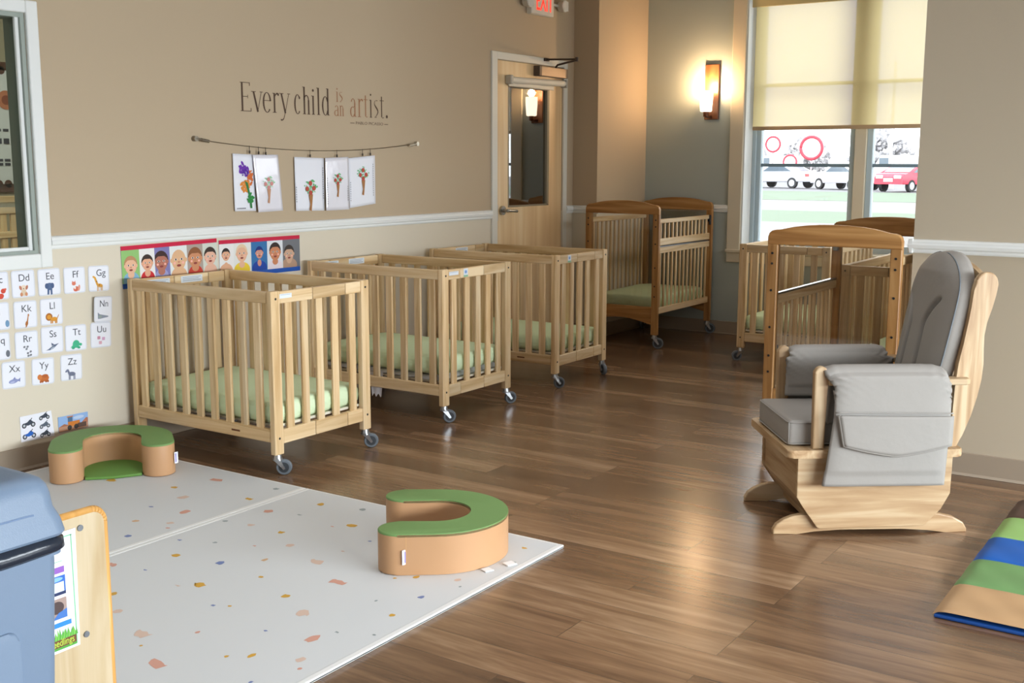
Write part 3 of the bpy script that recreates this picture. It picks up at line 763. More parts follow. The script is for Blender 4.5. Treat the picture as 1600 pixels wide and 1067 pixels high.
for i in range(5):
    v = 0.075+0.075*i
    MB().prism([(0.672, 0.345), (0.765, 0.95), (0.777, 0.95), (0.686, 0.345)], 'y', v-0.02, v+0.02).build('back_slat', birch('z'), GL)
# seat cushion
def softbox(a, c, r, n=5, puff=0.0, waves=0.0):
    m = MB().box(a, c, r, n)
    cx = [(a[i]+c[i])/2 for i in range(3)]; hs = [(c[i]-a[i])/2 for i in range(3)]
    return m
sc_ = softbox((0.047, 0.018, 0.344), (0.62, 0.442, 0.442), 0.018, 4).build('seat_cushion', CUSH, GL, smooth='auto')
b = MB()
for zz in (0.352, 0.434):
    b.tube([(0.60, 0.0175, zz), (0.068, 0.0175, zz), (0.052, 0.024, zz), (0.0465, 0.04, zz), (0.0465, 0.42, zz), (0.052, 0.437, zz)], 0.0028, 6)
b.tube([(0.0505, 0.0215, 0.352), (0.0505, 0.0215, 0.434)], 0.0025, 6)
b.build('piping', CUSH, sc_, smooth=True)

# back cushion: tombstone outline, fluted front
def back_half(v):      # half width of the outline as a function of height fraction
    return 0.0
CB0, CB1 = 0.44, 1.066
def bc_width(z):
    h = (z-CB0)/(CB1-CB0)
    base = 0.197 + 0.014*math.sin(PI*min(1, max(0, (h-0.2)/0.9)))
    if z > 0.90:
        k = min(1.0, (z-0.90)/(CB1-0.90)); base *= math.sqrt(max(0.0, 1-k**2.2))
    return base
def bc_front(z): return 0.610+0.185*(z-0.57) if z > 0.5 else 0.597
def bc_point(u, wv):
    # u across -1..1, wv height 0..1
    z = CB0+(CB1-CB0)*(1-(1-wv)**1.35 if False else wv)
    hw = bc_width(z)
    v = 0.23+u*hw
    edge = (1-abs(u)**3.0)*min(1, (1-wv)*9)**0.5*min(1, wv*8+0.3)
    s_ = bc_front(z) - 0.046*edge
    # the two flutes
    gz = max(0.0, min(1.0, (z-0.42)/0.5))
    gl = 0.055 + 0.012*(1-gz) + (0.10*max(0, (gz-0.72)/0.28)**1.6)
    for sg in (-1, 1):
        d = (v-0.23) - sg*gl
        s_ += 0.032*math.exp(-(d/0.010)**2)*(1 if z < 0.885 else max(0, 1-(z-0.885)/0.02))
    return (s_, v, z)
b = MB()
NU, NV = 120, 70
front = [[None]*(NV+1) for _ in range(NU+1)]
hs_ = []
for j in range(NV+1):
    q = j/NV; hs_.append(1-(1-q)**1.5 if q > 0 else 0)
for i in range(NU+1):
    u = -1+2*i/NU; u = math.copysign(abs(u)**0.85, u)
    for j in range(NV+1):
        front[i][j] = b.bm.verts.new(bc_point(u, hs_[j]*0.9995))
for i in range(NU):
    for j in range(NV):
        b.bm.faces.new([front[i][j], front[i+1][j], front[i+1][j+1], front[i][j+1]])
rim = [front[0][j] for j in range(NV+1)] + [front[i][NV] for i in range(1, NU)] + [front[NU][j] for j in range(NV, -1, -1)]
prev = rim
for (ds, grow) in ((0.018, 1.012), (0.040, 1.014), (0.058, 1.0)):
    cur = []
    for k, vv in enumerate(rim):
        c = vv.co; wr = 0.0016*math.sin(k*1.7)
        cur.append(b.bm.verts.new((c.x+ds, 0.23+(c.y-0.23)*(grow+wr), 0.75+(c.z-0.75)*(1+(grow-1)*0.8))))
    for k in range(len(rim)-1): b.bm.faces.new([prev[k], prev[k+1], cur[k+1], cur[k]])
    prev = cur
bcap = []
mid_ = [b.bm.verts.new((bc_front(CB0+(CB1-CB0)*h)+0.06, 0.23, CB0+(CB1-CB0)*h*0.995)) for h in hs_]
for j in range(NV):
    b.bm.faces.new([prev[j], prev[j+1], mid_[j+1], mid_[j]])
    e = len(prev)-1
    b.bm.faces.new([prev[e-j], prev[e-j-1], mid_[j+1], mid_[j]])
bc = b.build('back_cushion', CUSH, GL, smooth=True, merge=True)
b = MB(); b.tube([(p[0]+0.001, 0.23+(p[1]-0.23)*1.004, p[2]) for p in ([bc_point(-1, hs_[j]) for j in range(0, NV, 2)] + [bc_point(1, hs_[j]) for j in range(NV-2, -1, -2)])], 0.003, 6)
b.build('piping', plain('#6f757a', 0.6), bc, smooth=True)

# arm pads: padded cover thrown over each arm, with a pocket flap on the outside
def arm_pad(vc, out, name, s_fun, z_in, z_out, width=0.098):
    """vc: middle of the arm; out: -1 when the pocket side faces the camera"""
    path = []
    hw = width/2; zt = 0.655
    n1, n2, n3 = 8, 14, 18
    for k in range(n1+1): path.append((vc-out*hw*1.0, z_in+(zt-0.045-z_in)*k/n1))
    for k in range(1, n2): 
        a = PI*k/n2; path.append((vc-out*hw*math.cos(a), zt-0.045+0.045*math.sin(a)))
    for k in range(n3+1): path.append((vc+out*(hw+0.012*math.sin(PI*0.5*k/n3)), zt-0.045+(z_out-zt+0.045)*k/n3))
    N = len(path)-1
    b = MB(); NS = 46
    def P(u, t):
        i = min(N-1, int(t*N)); fr = t*N-i
        v = path[i][0]+(path[i+1][0]-path[i][0])*fr; z = path[i][1]+(path[i+1][1]-path[i][1])*fr
        s0, s1 = s_fun(z, t)
        s_ = s0+(s1-s0)*u
        e = min(u, 1-u)
        gather = math.exp(-((z-0.585)/0.05)**2)*math.exp(-e/0.10)
        side = 1 if t > 0.5 else -1
        puff = 0.012*(1-math.exp(-e/0.05))*(1 if 0.06 < t < 0.94 else 0.4)
        dv = out*side*(puff+0.010*gather*math.sin(z*240+e*60))
        if 0.28 < t < 0.62: z += puff*0.7-0.010*math.exp(-e/0.03)+0.003*math.sin(u*70+t*20)*math.exp(-e/0.08)
        return (s_, v+dv, z)
    b.grid(P, NS, N*2)
    o = b.build(name, CUSH, GL, smooth=True, merge=False)
    md = o.modifiers.new('padding', 'SOLIDIFY'); md.thickness = 0.022; md.offset = -1
    return o
def near_fun(z, t):
    if z > 0.60: k = (z-0.60)/0.055; return (0.186-0.030*min(1, k), 0.632-0.014*min(1, k))
    if t < 0.5: return (0.19, 0.62)
    if z > 0.48: return (0.190, 0.633)
    k = (0.48-z)/0.27; return (0.190-0.034*k, 0.633-0.012*k)
pad = arm_pad(-0.018, -1, 'arm_pad', near_fun, 0.43, 0.212)
# pocket flap on the near pad
def flap(u, t):
    top = 0.487-0.006*u; 
    low = 0.372-0.038*(1-abs(2*u-1)**1.4)
    z = top+(low-top)*t
    s_ = 0.202-0.0+ (0.022*t)*(1-u) + 0.428*u + (-0.002*t)*u - 0.0
    return (s_, -0.0945-0.006*math.sin(PI*u)**0.5-0.003*t, z)
b = MB(); b.grid(flap, 30, 12)
fo = b.build('pocket_flap', CUSH, pad, smooth=True); md = fo.modifiers.new('padding', 'SOLIDIFY'); md.thickness = 0.006; md.offset = 1
b = MB(); b.tube([flap(0, t/8) for t in range(9)] + [flap(u/20, 1) for u in range(1, 21)] + [flap(1, 1-t/8) for t in range(1, 9)], 0.0062, 8)
b.build('piping', CUSH, fo, smooth=True)
b = MB(); b.tube([(0.192+0.443*k/20, -0.088-0.002*math.sin(PI*k/20), 0.496-0.006*k/20) for k in range(21)], 0.003, 6)
b.build('seam', CUSH, pad, smooth=True)
def far_fun(z, t):
    if z > 0.62: return (0.165, 0.575)
    return (0.150, 0.60)
arm_pad(0.472, 1, 'arm_pad', far_fun, 0.455, 0.25)

# ------------------------------------------------------------------ play mats with terrazzo dots
MATC = plain('#d0d2d3', 0.5, spec=0.3, bump=0.1, bscale=500, name='play_mat_vinyl')
DOTC = dict(y='#cf9f3c', p='#d09a88', l='#d3b8a8', g='#8f9a9c', b='#6f80b0', t='#cfa982')
DOTS = [(3.027,4.164,.018,.025,'y'),(3.111,3.847,.013,.018,'y'),(3.296,3.785,.017,.034,'p'),(3.034,3.699,.024,.022,'l'),(3.175,3.455,.011,.017,'y'),(3.342,3.468,.011,.014,'g'),(2.873,3.704,.007,.012,'b'),(2.904,3.535,.027,.018,'p'),(2.718,3.602,.015,.013,'t'),(2.777,3.47,.014,.015,'l'),(2.584,3.476,.013,.014,'b'),(2.732,3.428,.008,.009,'p'),(2.664,3.281,.005,.01,'b'),(3.288,3.152,.016,.017,'y'),(3.33,2.964,.014,.016,'g'),(3.101,3.265,.02,.022,'p'),(3.136,3.125,.005,.012,'g'),(2.936,3.192,.012,.016,'l'),(2.916,3.31,.01,.011,'g'),(3.151,2.862,.017,.025,'y'),(2.94,3.03,.012,.014,'y'),(3.102,2.916,.005,.009,'p'),(3.054,2.683,.006,.008,'b'),(2.854,2.897,.016,.015,'l'),(2.776,3.0,.005,.008,'p'),(2.719,3.147,.008,.009,'g'),(2.544,3.159,.015,.016,'y'),(2.584,2.968,.017,.015,'b'),(2.693,2.859,.015,.009,'t'),(2.781,2.693,.021,.033,'l'),(2.357,3.265,.013,.021,'p'),(2.388,3.128,.004,.01,'b'),(2.568,2.748,.008,.01,'y'),(2.401,2.866,.018,.025,'y'),(2.678,2.496,.017,.033,'p'),(2.354,2.921,.004,.012,'l'),(2.492,2.553,.014,.014,'y'),(2.19,3.034,.013,.012,'y'),(2.305,2.69,.006,.008,'b'),(2.331,2.642,.006,.007,'y'),(2.732,2.183,.012,.01,'b'),(2.564,2.167,.01,.01,'y'),(2.422,2.409,.023,.026,'l'),(2.103,2.9,.015,.015,'l'),(2.259,2.407,.005,.009,'b'),(2.137,2.567,.01,.007,'p'),(2.032,2.696,.021,.031,'l'),(1.98,2.629,.005,.005,'y'),(2.298,2.248,.027,.017,'p'),(2.42,2.116,.004,.006,'g'),(2.372,2.221,.005,.007,'g'),(1.927,2.496,.019,.033,'p'),(2.07,2.368,.008,.006,'y'),(2.114,2.312,.016,.009,'y'),(2.174,2.177,.016,.013,'l'),(2.13,2.138,.007,.007,'p'),(1.995,2.19,.008,.005,'b'),(2.921,2.176,.013,.012,'l'),(2.876,2.134,.006,.005,'g'),(3.314,2.164,.009,.013,'y'),(3.172,2.112,.004,.006,'g'),(2.862,2.31,.014,.011,'y'),(2.814,2.363,.007,.006,'y'),(2.914,2.691,.005,.008,'l'),(2.626,2.285,.007,.005,'g')]
def play_mat(xa, ya, xb, yb, label):
    t = thing('play_mat', ((xa+xb)/2, (ya+yb)/2, 0), label, 'play mat', group='speckled play mats')
    ox, oy = (xa+xb)/2, (ya+yb)/2
    MB().box((xa-ox, ya-oy, 0.0005), (xb-ox, yb-oy, 0.012), 0.004, 2).build('mat_sheet', MATC, t)
    b = MB()
    for (ex0, ey0, ex1, ey1) in ((xa, ya, xb, ya+0.022), (xa, yb-0.022, xb, yb), (xa, ya+0.022, xa+0.022, yb-0.022), (xb-0.012, ya+0.022, xb, yb-0.022)):
        b.box((ex0-ox, ey0-oy, 0.002), (ex1-ox, ey1-oy, 0.0128), 0.002)
    b.build('edge_binding', plain('#e6e6e4', 0.45), t)
    b = MB()
    for (x, y, rx, ry, c) in DOTS:
        if xa < x < xb and ya < y < yb:
            r2 = random.Random(int(x*1000+y*77))
            n = 11; rot = r2.uniform(-0.9, 0.9)
            a = max(rx, ry)*1.0; bb = min(rx, ry)*1.0; big = -0.98+1.57*(ry > rx)
            pts = []
            for k in range(n):
                th = 2*PI*k/n; rr = 1+r2.uniform(-0.16, 0.16)
                px, py = rx*math.cos(th)*rr, ry*math.sin(th)*rr
                pts.append((x-ox+px+py*0.35*r2.choice((-1, 0, 1)), y-oy+py))
            b.mat(plain(DOTC[c], 0.5)).poly(pts, 0.0124)
    b.build('speckles', None, t, recalc=False)['kind'] = 'stuff'
    return t
play_mat(1.56, 2.062, 3.425, 3.363, 'pale speckled play mat at the front, under the lone arch cushion')
play_mat(1.56, 3.367, 3.425, 4.60, 'pale speckled play mat farther back, against the left wall')

# ------------------------------------------------------------------ horseshoe bumpers
VINYL_TAN = plain('#bf936b', 0.5, spec=0.35, bump=0.15, bscale=25, name='tan_vinyl')
VINYL_GREEN = plain('#74965a', 0.6, spec=0.3, bump=0.2, bscale=300, name='green_vinyl')
def make_bumper(R=0.195, T=0.068, arm=0.125, H=0.148):
    t = thing('arch_cushion', (0, 0, 0), 'x', 'floor cushion')
    # opening towards local +x
    out = []
    for i in range(25): a = math.radians(90+180*i/24); out.append(((R+T)*math.cos(a), (R+T)*math.sin(a)))
    for i in range(13): a = math.radians(-90+180*i/12); out.append((arm+T*1.05*math.cos(a), -R+T*1.05*math.sin(a)))
    for i in range(25): a = math.radians(270-180*i/24); out.append(((R-T)*math.cos(a), (R-T)*math.sin(a)))
    for i in range(13): a = math.radians(-90+180*i/12); out.append((arm+T*1.05*math.cos(a), R+T*1.05*math.sin(a)))
    MB().prism(out, 'z', 0.001, H-0.004, 0.006, 3).build('body', VINYL_TAN, t, smooth='auto')
    MB().prism(out, 'z', H-0.012, H, 0.005, 3).build('top_cover', VINYL_GREEN, t, smooth='auto')
    return t, out
bp1, OUT = make_bumper()
bp2 = dup(bp1)
def set_bumper(t, x, y, ang, label):
    t.location = (x, y, 0.012); t.rotation_euler = (0, 0, ang); tag(t, label, 'floor cushion', 'green topped arch cushions')
set_bumper(bp1, 3.145, 4.305, math.atan2(-0.797, -0.604), 'green topped tan arch cushion with green floor pad, close to the left wall')
set_bumper(bp2, 3.125, 2.425, math.radians(126), 'green topped tan arch cushion alone on the front play mat')
b = MB()
n = 20; pts = [(0.126*math.cos(math.radians(90+180*i/n)), 0.126*math.sin(math.radians(90+180*i/n))) for i in range(n+1)] + [(0.10, -0.126), (0.15, -0.12), (0.165, 0), (0.15, 0.12), (0.10, 0.126)]
b.prism(pts, 'z', 0.001, 0.014, 0.004, 2).build('floor_pad', plain('#5f8a3d', 0.6, bump=0.5, bscale=14), bp1, smooth='auto')
def care_tag(parent, x, y, z, ang, tilt=0.0):
    b = MB(); b.mat(plain('#e9e9f4', 0.6)).box((-0.0008, 0, -0.026), (0.0008, 0.018, 0.026)); b.mat(plain('#8d86c4', 0.6)).box((-0.0012, 0.004, -0.02), (0.0012, 0.010, 0.02))
    b.build('care_tag', None, parent, loc=(x, y, z), rot=(tilt, 0, ang))
T_ = 0.068
care_tag(bp1, 0.165, 0.262, 0.075, 0.5); 
# near arm of the second one: seam and tag on its outer side
b = MB().tube([(0.095, 0.2635, 0.006), (0.095, 0.2640, 0.138)], 0.0022, 6); b.build('seam', plain('#c79a6a', 0.5), bp2)
care_tag(bp2, 0.094, 0.262, 0.066, -0.9)
b = MB().box((-0.155, 0.262, 0.001), (-0.115, 0.300, 0.006), 0.002).box((-0.055, 0.27, 0.001), (-0.02, 0.305, 0.005), 0.002)
b.build('fastening_tab', plain('#f1f1f1', 0.6), bp2, rot=(0, 0, 0.55))

# ------------------------------------------------------------------ striped folding mat on the right
SM = thing('folding_mat', (3.53, 0.772, 0), 'folding floor mat striped tan, green, blue and brown at the right edge', 'floor mat')
for i, c in enumerate(('#b08c65', '#668c56', '#0b56a8', '#8fb76c', '#523c33')):
    def pf(u, v, i=i):
        e1 = min(u, 1-u); e2 = min(v, 0.5)
        puff = 0.024*(1-math.exp(-e1/0.03)*0.22)*(1-math.exp(-v/0.012)*0.75)
        x = i*0.2865+u*0.2865; y = -1.25*v
        return (x, y, 0.006+puff+0.0022*math.sin(u*9+v*21+i)*math.sin(v*33+i*2)*min(1, e1*12))
    b = MB(); b.grid(pf, 24, 70)
    b.build('panel', plain(c, 0.5, spec=0.35, bump=0.12, bscale=18), SM, smooth=True)
MB().box((-0.005, -1.25, 0.001), (1.433, -0.004, 0.0125), 0.005, 2).build('underside', plain('#1b4f9c', 0.5), SM, smooth='auto')

# ------------------------------------------------------------------ left-wall display: alphabet cards
INK = plain('#4a4c55', 0.6); DASH = plain('#9aa2b4', 0.6)
def C(c): return plain(c, 0.6)
def rrect(b, w_, h_, r, z):
    P = []
    for cx, cy, a in ((w_/2-r, h_/2-r, 0), (-w_/2+r, h_/2-r, 90), (-w_/2+r, -h_/2+r, 180), (w_/2-r, -h_/2+r, 270)):
        P += [(cx+r*math.cos(math.radians(a+t_)), cy+r*math.sin(math.radians(a+t_))) for t_ in (0, 30, 60, 90)]
    return P
def pic(letter, b, z):
    e = lambda c, x, y, rx, ry, rot=0: b.mat(C(c)).ell(x, y-0.03, rx, ry, z+len_[0]*0.00008, math.radians(rot)) or len_.__setitem__(0, len_[0]+1)
    p = lambda c, pts: b.mat(C(c)).poly([(x, y-0.03) for x, y in pts], z+len_[0]*0.00008) or len_.__setitem__(0, len_[0]+1)
    len_ = [0]
    def E(*a): e(*a); len_[0] += 1
    def Pp(*a): p(*a); len_[0] += 1
    if letter == 'Cc':
        E('#cf4a35', 0.03, 0.005, 0.012, 0.011); E('#cf4a35', 0.018, -0.018, 0.014, 0.012, 30); E('#d9604a', 0.04, 0.012, 0.006, 0.005)
    elif letter == 'Dd':
        E('#e6d3bd', 0, 0.012, 0.016, 0.012); E('#b9765a', -0.015, 0.012, 0.006, 0.011, 20); E('#b9765a', 0.016, 0.012, 0.006, 0.011, -20); E('#dcc7ad', 0, -0.01, 0.014, 0.016); E('#c88a64', -0.012, -0.018, 0.007, 0.009); E('#c88a64', 0.012, -0.018, 0.007, 0.009); E('#33302e', 0, 0.008, 0.003, 0.002)
    elif letter == 'Ee':
        E('#51678f', 0, 0.012, 0.02, 0.014); E('#465a82', -0.014, 0.012, 0.01, 0.013); E('#465a82', 0.015, 0.012, 0.009, 0.013); Pp('#4b6188', [(-0.012, 0), (-0.014, -0.028), (-0.004, -0.028), (-0.002, -0.008), (0.003, -0.008), (0.004, -0.03), (0.013, -0.03), (0.013, 0)])
    elif letter == 'Ff':
        E('#d97a62', -0.005, 0.014, 0.011, 0.009); Pp('#d97a62', [(-0.015, 0.016), (-0.013, 0.028), (-0.006, 0.02)]); Pp('#d97a62', [(0.004, 0.016), (0.004, 0.028), (-0.003, 0.02)]); E('#d06a52', 0.006, -0.012, 0.015, 0.012, 15); E('#e09882', 0.022, -0.008, 0.006, 0.015, -10); E('#f1e4dc', 0.0, -0.006, 0.005, 0.007)
    elif letter == 'Gg':
        Pp('#dba23f', [(-0.028, 0.034), (-0.018, 0.038), (-0.004, 0.004), (-0.014, -0.002)]); E('#dba23f', -0.028, 0.038, 0.008, 0.005, -20); E('#d69a3a', 0.004, -0.004, 0.017, 0.009, -12)
        for lx in (-0.009, -0.002, 0.011, 0.018): Pp('#c8923a', [(lx-0.002, -0.005), (lx-0.003, -0.03), (lx+0.001, -0.03), (lx+0.002, -0.005)])
        E('#8c5a2c', -0.013, 0.016, 0.003, 0.004); E('#8c5a2c', 0.002, -0.002, 0.004, 0.003)
    elif letter in ('Jj', 'Qq'):
        E('#6f95b8' if letter == 'Jj' else '#6b6f78', 0.045, -0.006, 0.010, 0.016)
    elif letter == 'Kk':
        Pp('#b4743d', [(0.012, 0.028), (0.016, 0.028), (0.012, 0.0), (0.004, -0.028), (-0.006, -0.03), (0.002, -0.02), (0.005, 0.0)]); E('#a7662f', 0.004, -0.012, 0.007, 0.012, -15); E('#b4743d', 0.014, 0.026, 0.004, 0.006)
    elif letter == 'Ll':
        E('#a8642a', -0.014, 0.006, 0.018, 0.018); E('#d9962f', -0.014, 0.005, 0.011, 0.011); E('#d9962f', 0.012, -0.006, 0.018, 0.010)
        for lx in (-0.005, 0.003, 0.018, 0.025): Pp('#cf8b2a', [(lx-0.003, -0.008), (lx-0.003, -0.026), (lx+0.003, -0.026), (lx+0.003, -0.008)])
        Pp('#b9772c', [(0.027, 0.0), (0.036, 0.014), (0.038, 0.012), (0.030, -0.003)])
    elif letter == 'Nn':
        Pp('#8b93a3', [(-0.035, 0.016), (-0.022, 0.006), (0.012, 0.0), (0.034, -0.004), (0.034, -0.009), (-0.02, -0.016), (-0.034, -0.016)]); E('#9aa5a0', -0.02, -0.006, 0.012, 0.007)
    elif letter == 'Rr':
        for x, y in ((-0.012, 0.02), (0.004, 0.02), (-0.002, 0.01), (0.004, -0.01), (0.018, -0.004), (0.006, -0.022), (0.018, -0.02)): E('#7d8088', x, y, 0.006, 0.005, 20)
    elif letter == 'Ss':
        Pp('#5e6b84', [(-0.034, -0.018), (-0.02, -0.012), (0.01, 0.006), (0.034, 0.010), (0.02, 0.0), (0.006, -0.012), (-0.012, -0.018)]); Pp('#56627b', [(-0.004, 0.0), (-0.006, 0.016), (0.01, 0.006)]); E('#aab3c2', 0.0, -0.01, 0.012, 0.004, 25)
    elif letter == 'Tt':
        E('#43b086', 0.0, 0.0, 0.019, 0.019); E('#43b086', 0.024, -0.004, 0.008, 0.007); E('#3aa27a', -0.016, -0.018, 0.009, 0.006); E('#3aa27a', 0.014, -0.018, 0.009, 0.006); Pp('#43b086', [(-0.014, 0.0), (-0.032, -0.016), (-0.012, -0.012)])
    elif letter == 'Uu':
        for c, x, y in (('#c58ba0', -0.012, 0.016), ('#cfa3c2', 0.014, 0.010), ('#d6a7b4', -0.004, -0.008)):
            for k in range(4): E(c, x+0.005*math.cos(k*1.57+0.78), y+0.005*math.sin(k*1.57+0.78), 0.0055, 0.0045)
    elif letter == 'Xx':
        E('#8f97c4', -0.002, 0.0, 0.024, 0.010, 8); Pp('#8088b8', [(0.016, 0.002), (0.032, 0.014), (0.030, -0.006)]); Pp('#8088b8', [(-0.006, 0.008), (0.004, 0.020), (0.010, 0.008)]); E('#b3b9da', -0.008, -0.004, 0.012, 0.004, 8)
    elif letter == 'Yy':
        E('#c2692f', 0.004, -0.002, 0.026, 0.016); E('#cf7a3c', -0.018, 0.004, 0.012, 0.013); E('#b35c28', 0.01, 0.008, 0.016, 0.008)
        for lx in (-0.014, -0.004, 0.014, 0.024): E('#a5541f', lx, -0.018, 0.005, 0.006)
    elif letter == 'Zz':
        E('#787d94', 0.002, -0.002, 0.020, 0.010, -6); Pp('#6c7188', [(-0.026, 0.022), (-0.016, 0.022), (-0.008, 0.004), (-0.018, 0.0)]); E('#787d94', -0.026, 0.014, 0.009, 0.005, 35)
        for lx in (-0.013, -0.007, 0.012, 0.018): Pp('#6c7188', [(lx-0.002, -0.006), (lx-0.002, -0.03), (lx+0.002, -0.03), (lx+0.002, -0.006)])
        for lx in (-0.006, 0.002, 0.01): Pp('#4f5468', [(lx-0.001, 0.006), (lx-0.002, -0.01), (lx, -0.01), (lx+0.001, 0.006)])
ANIM = dict(Cc='red crab', Dd='brown dog', Ee='blue elephant', Ff='orange fox', Gg='yellow giraffe', Jj='blue picture cut off', Kk='brown kangaroo', Ll='orange lion', Nn='grey narwhal, tilted', Qq='grey picture cut off', Rr='grey raccoon', Ss='grey shark', Tt='green turtle', Uu='pink flowers', Xx='purple fish', Yy='orange yak', Zz='grey zebra')
CARDS = [('Cc', 2.868, 0.859, 0), ('Dd', 2.998, 0.858, 0), ('Ee', 3.130, 0.855, 0.3), ('Ff', 3.264, 0.852, -0.5), ('Gg', 3.398, 0.849, -1.5), ('Jj', 2.862, 0.722, 0), ('Kk', 2.999, 0.717, -1), ('Ll', 3.132, 0.716, -1), ('Nn', 3.405, 0.699, -4), ('Qq', 2.855, 0.586, 0), ('Rr', 2.995, 0.578, -1), ('Ss', 3.127, 0.584, -1.5), ('Tt', 3.253, 0.577, -1.5), ('Uu', 3.392, 0.574, -2.5), ('Xx', 2.921, 0.449, -2), ('Yy', 3.069, 0.442, -2.5), ('Zz', 3.219, 0.439, -2.5)]
for L_, x, z, rr in CARDS:
    t = thing('alphabet_card', (x, LW-0.0015, z), 'white alphabet card %s with %s' % (L_, ANIM[L_]), 'alphabet card', group='alphabet cards on the left wall', rot=(PI/2, math.radians(-rr), 0) if False else (PI/2, 0, 0))
    t.rotation_euler = Matrix(((1, 0, 0), (0, 0, -1), (0, 1, 0))).to_euler() if rr == 0 else (Matrix.Rotation(math.radians(-rr), 3, 'Y') @ Matrix(((1, 0, 0), (0, 0, -1), (0, 1, 0)))).to_euler()
    # Rotation about world Y by -rr tilts the card clockwise for negative rr
    b = MB(); P = rrect(b, 0.116, 0.124, 0.012, 0)
    b.prism(P, 'z', 0.0, 0.0012)
    o = b.build('card', PAPER, t)
    b = MB(); Q = rrect(b, 0.110, 0.118, 0.010, 0); n = len(Q)
    b.mat(DASH)
    for i in range(n):
        p0, p1 = Q[i], Q[(i+1) % n]; d = math.hypot(p1[0]-p0[0], p1[1]-p0[1]); k = max(1, int(d/0.0072))
        for q in range(k):
            a0, a1 = q/k, (q+0.55)/k
            b.stroke([(p0[0]+(p1[0]-p0[0])*a0, p0[1]+(p1[1]-p0[1])*a0), (p0[0]+(p1[0]-p0[0])*a1, p0[1]+(p1[1]-p0[1])*a1)], 0.0022, 0.0016)
    b.build('dashed_border', None, t, recalc=False)
    tx = 0.005 if L_ != 'Gg' else 0.012
    text('letters', L_, 0.046, INK, t, (tx, 0.012, 0.0014), extrude=0.0002)
    b = MB(); pic(L_, b, 0.0016); b.build('animal_picture', None, t, recalc=False)
    if L_ == 'Nn':
        t.location.y = LW-0.012; t.rotation_euler.rotate_axis('Y', 0.16)

# motorcycle poster and loader picture
t = thing('motorcycle_poster', (3.02, LW-0.0015, 0.189), 'white sheet with six small motorcycles, low on the wall', 'poster', rot=(PI/2, 0, 0))
MB().prism([(-0.084, 0.06), (-0.084, -0.06), (0.088, -0.062), (0.078, 0.061)], 'z', 0, 0.0012).build('sheet', PAPER, t)
for i in range(2):
    for j in range(3):
        b = MB(); big = 1.25 if i == 0 else 1.0
        if i == 0 and j == 2: continue
        cx = -0.042+0.082*i; cy = (0.022-0.052*j) if i == 0 else (0.042-0.041*j)
        c = '#1f5fb8' if (i == 0 and j == 1) else ('#3a4250', '#56606e', '#303640')[j]
        k = 0.0016
        for sx in (-0.018, 0.018):
            b.mat(C('#2d3138')).ell(cx+sx*big, cy-0.008, 0.0095*big, 0.0095*big, k); b.mat(C('#b9bec6')).ell(cx+sx*big, cy-0.008, 0.005*big, 0.005*big, k+0.0002)
        b.mat(C(c)).poly([(cx-0.022*big, cy+0.002), (cx-0.004*big, cy-0.010), (cx+0.012*big, cy-0.006), (cx+0.018*big, cy+0.006), (cx+0.006*big, cy+0.014*big), (cx-0.006*big, cy+0.006)], k+0.0004)
        b.mat(C('#3b3f48')).poly([(cx+0.008*big, cy+0.010), (cx+0.016*big, cy+0.018*big), (cx+0.013*big, cy+0.019*big), (cx+0.005*big, cy+0.012)], k+0.0006)
        b.build('motorcycle_picture', None, t, recalc=False)
t = thing('loader_picture', (3.212, LW-0.0015, 0.172), 'small photo of an orange wheel loader, low on the wall', 'poster', rot=(PI/2, 0, 0))
b = MB(); b.mat(C('#8fb0dc')).prism([(-0.081, -0.038), (0.081, -0.038), (0.082, 0.037), (-0.081, 0.038)], 'z', 0, 0.0012)
b.build('sheet', None, t)
b = MB(); k = 0.0016
b.mat(C('#b9c9e2')).ell(0.03, 0.02, 0.03, 0.008, k); b.mat(C('#b98a6c')).rect(-0.08, -0.037, 0.08, -0.012, k+0.0001); b.mat(C('#a06a50')).poly([(-0.08, -0.012), (-0.05, 0.0), (-0.02, -0.012)], k+0.0002); b.mat(C('#b06f52')).poly([(0.04, -0.012), (0.07, 0.012), (0.08, 0.01), (0.08, -0.012)], k+0.0002)
b.mat(C('#c9772b')).rect(-0.03, -0.018, 0.035, 0.006, k+0.0003); b.mat(C('#4c6a8c')).rect(-0.03, 0.006, -0.004, 0.03, k+0.0003); b.mat(C('#c9772b')).rect(-0.034, 0.028, 0.0, 0.033, k+0.0004)
b.mat(C('#3c3531')).ell(-0.022, -0.022, 0.012, 0.012, k+0.0005); b.mat(C('#3c3531')).ell(0.014, -0.022, 0.012, 0.012, k+0.0005); b.mat(C('#5a4338')).rect(0.022, -0.03, 0.07, -0.008, k+0.0005)
b.build('loader_drawing', None, t, recalc=False)

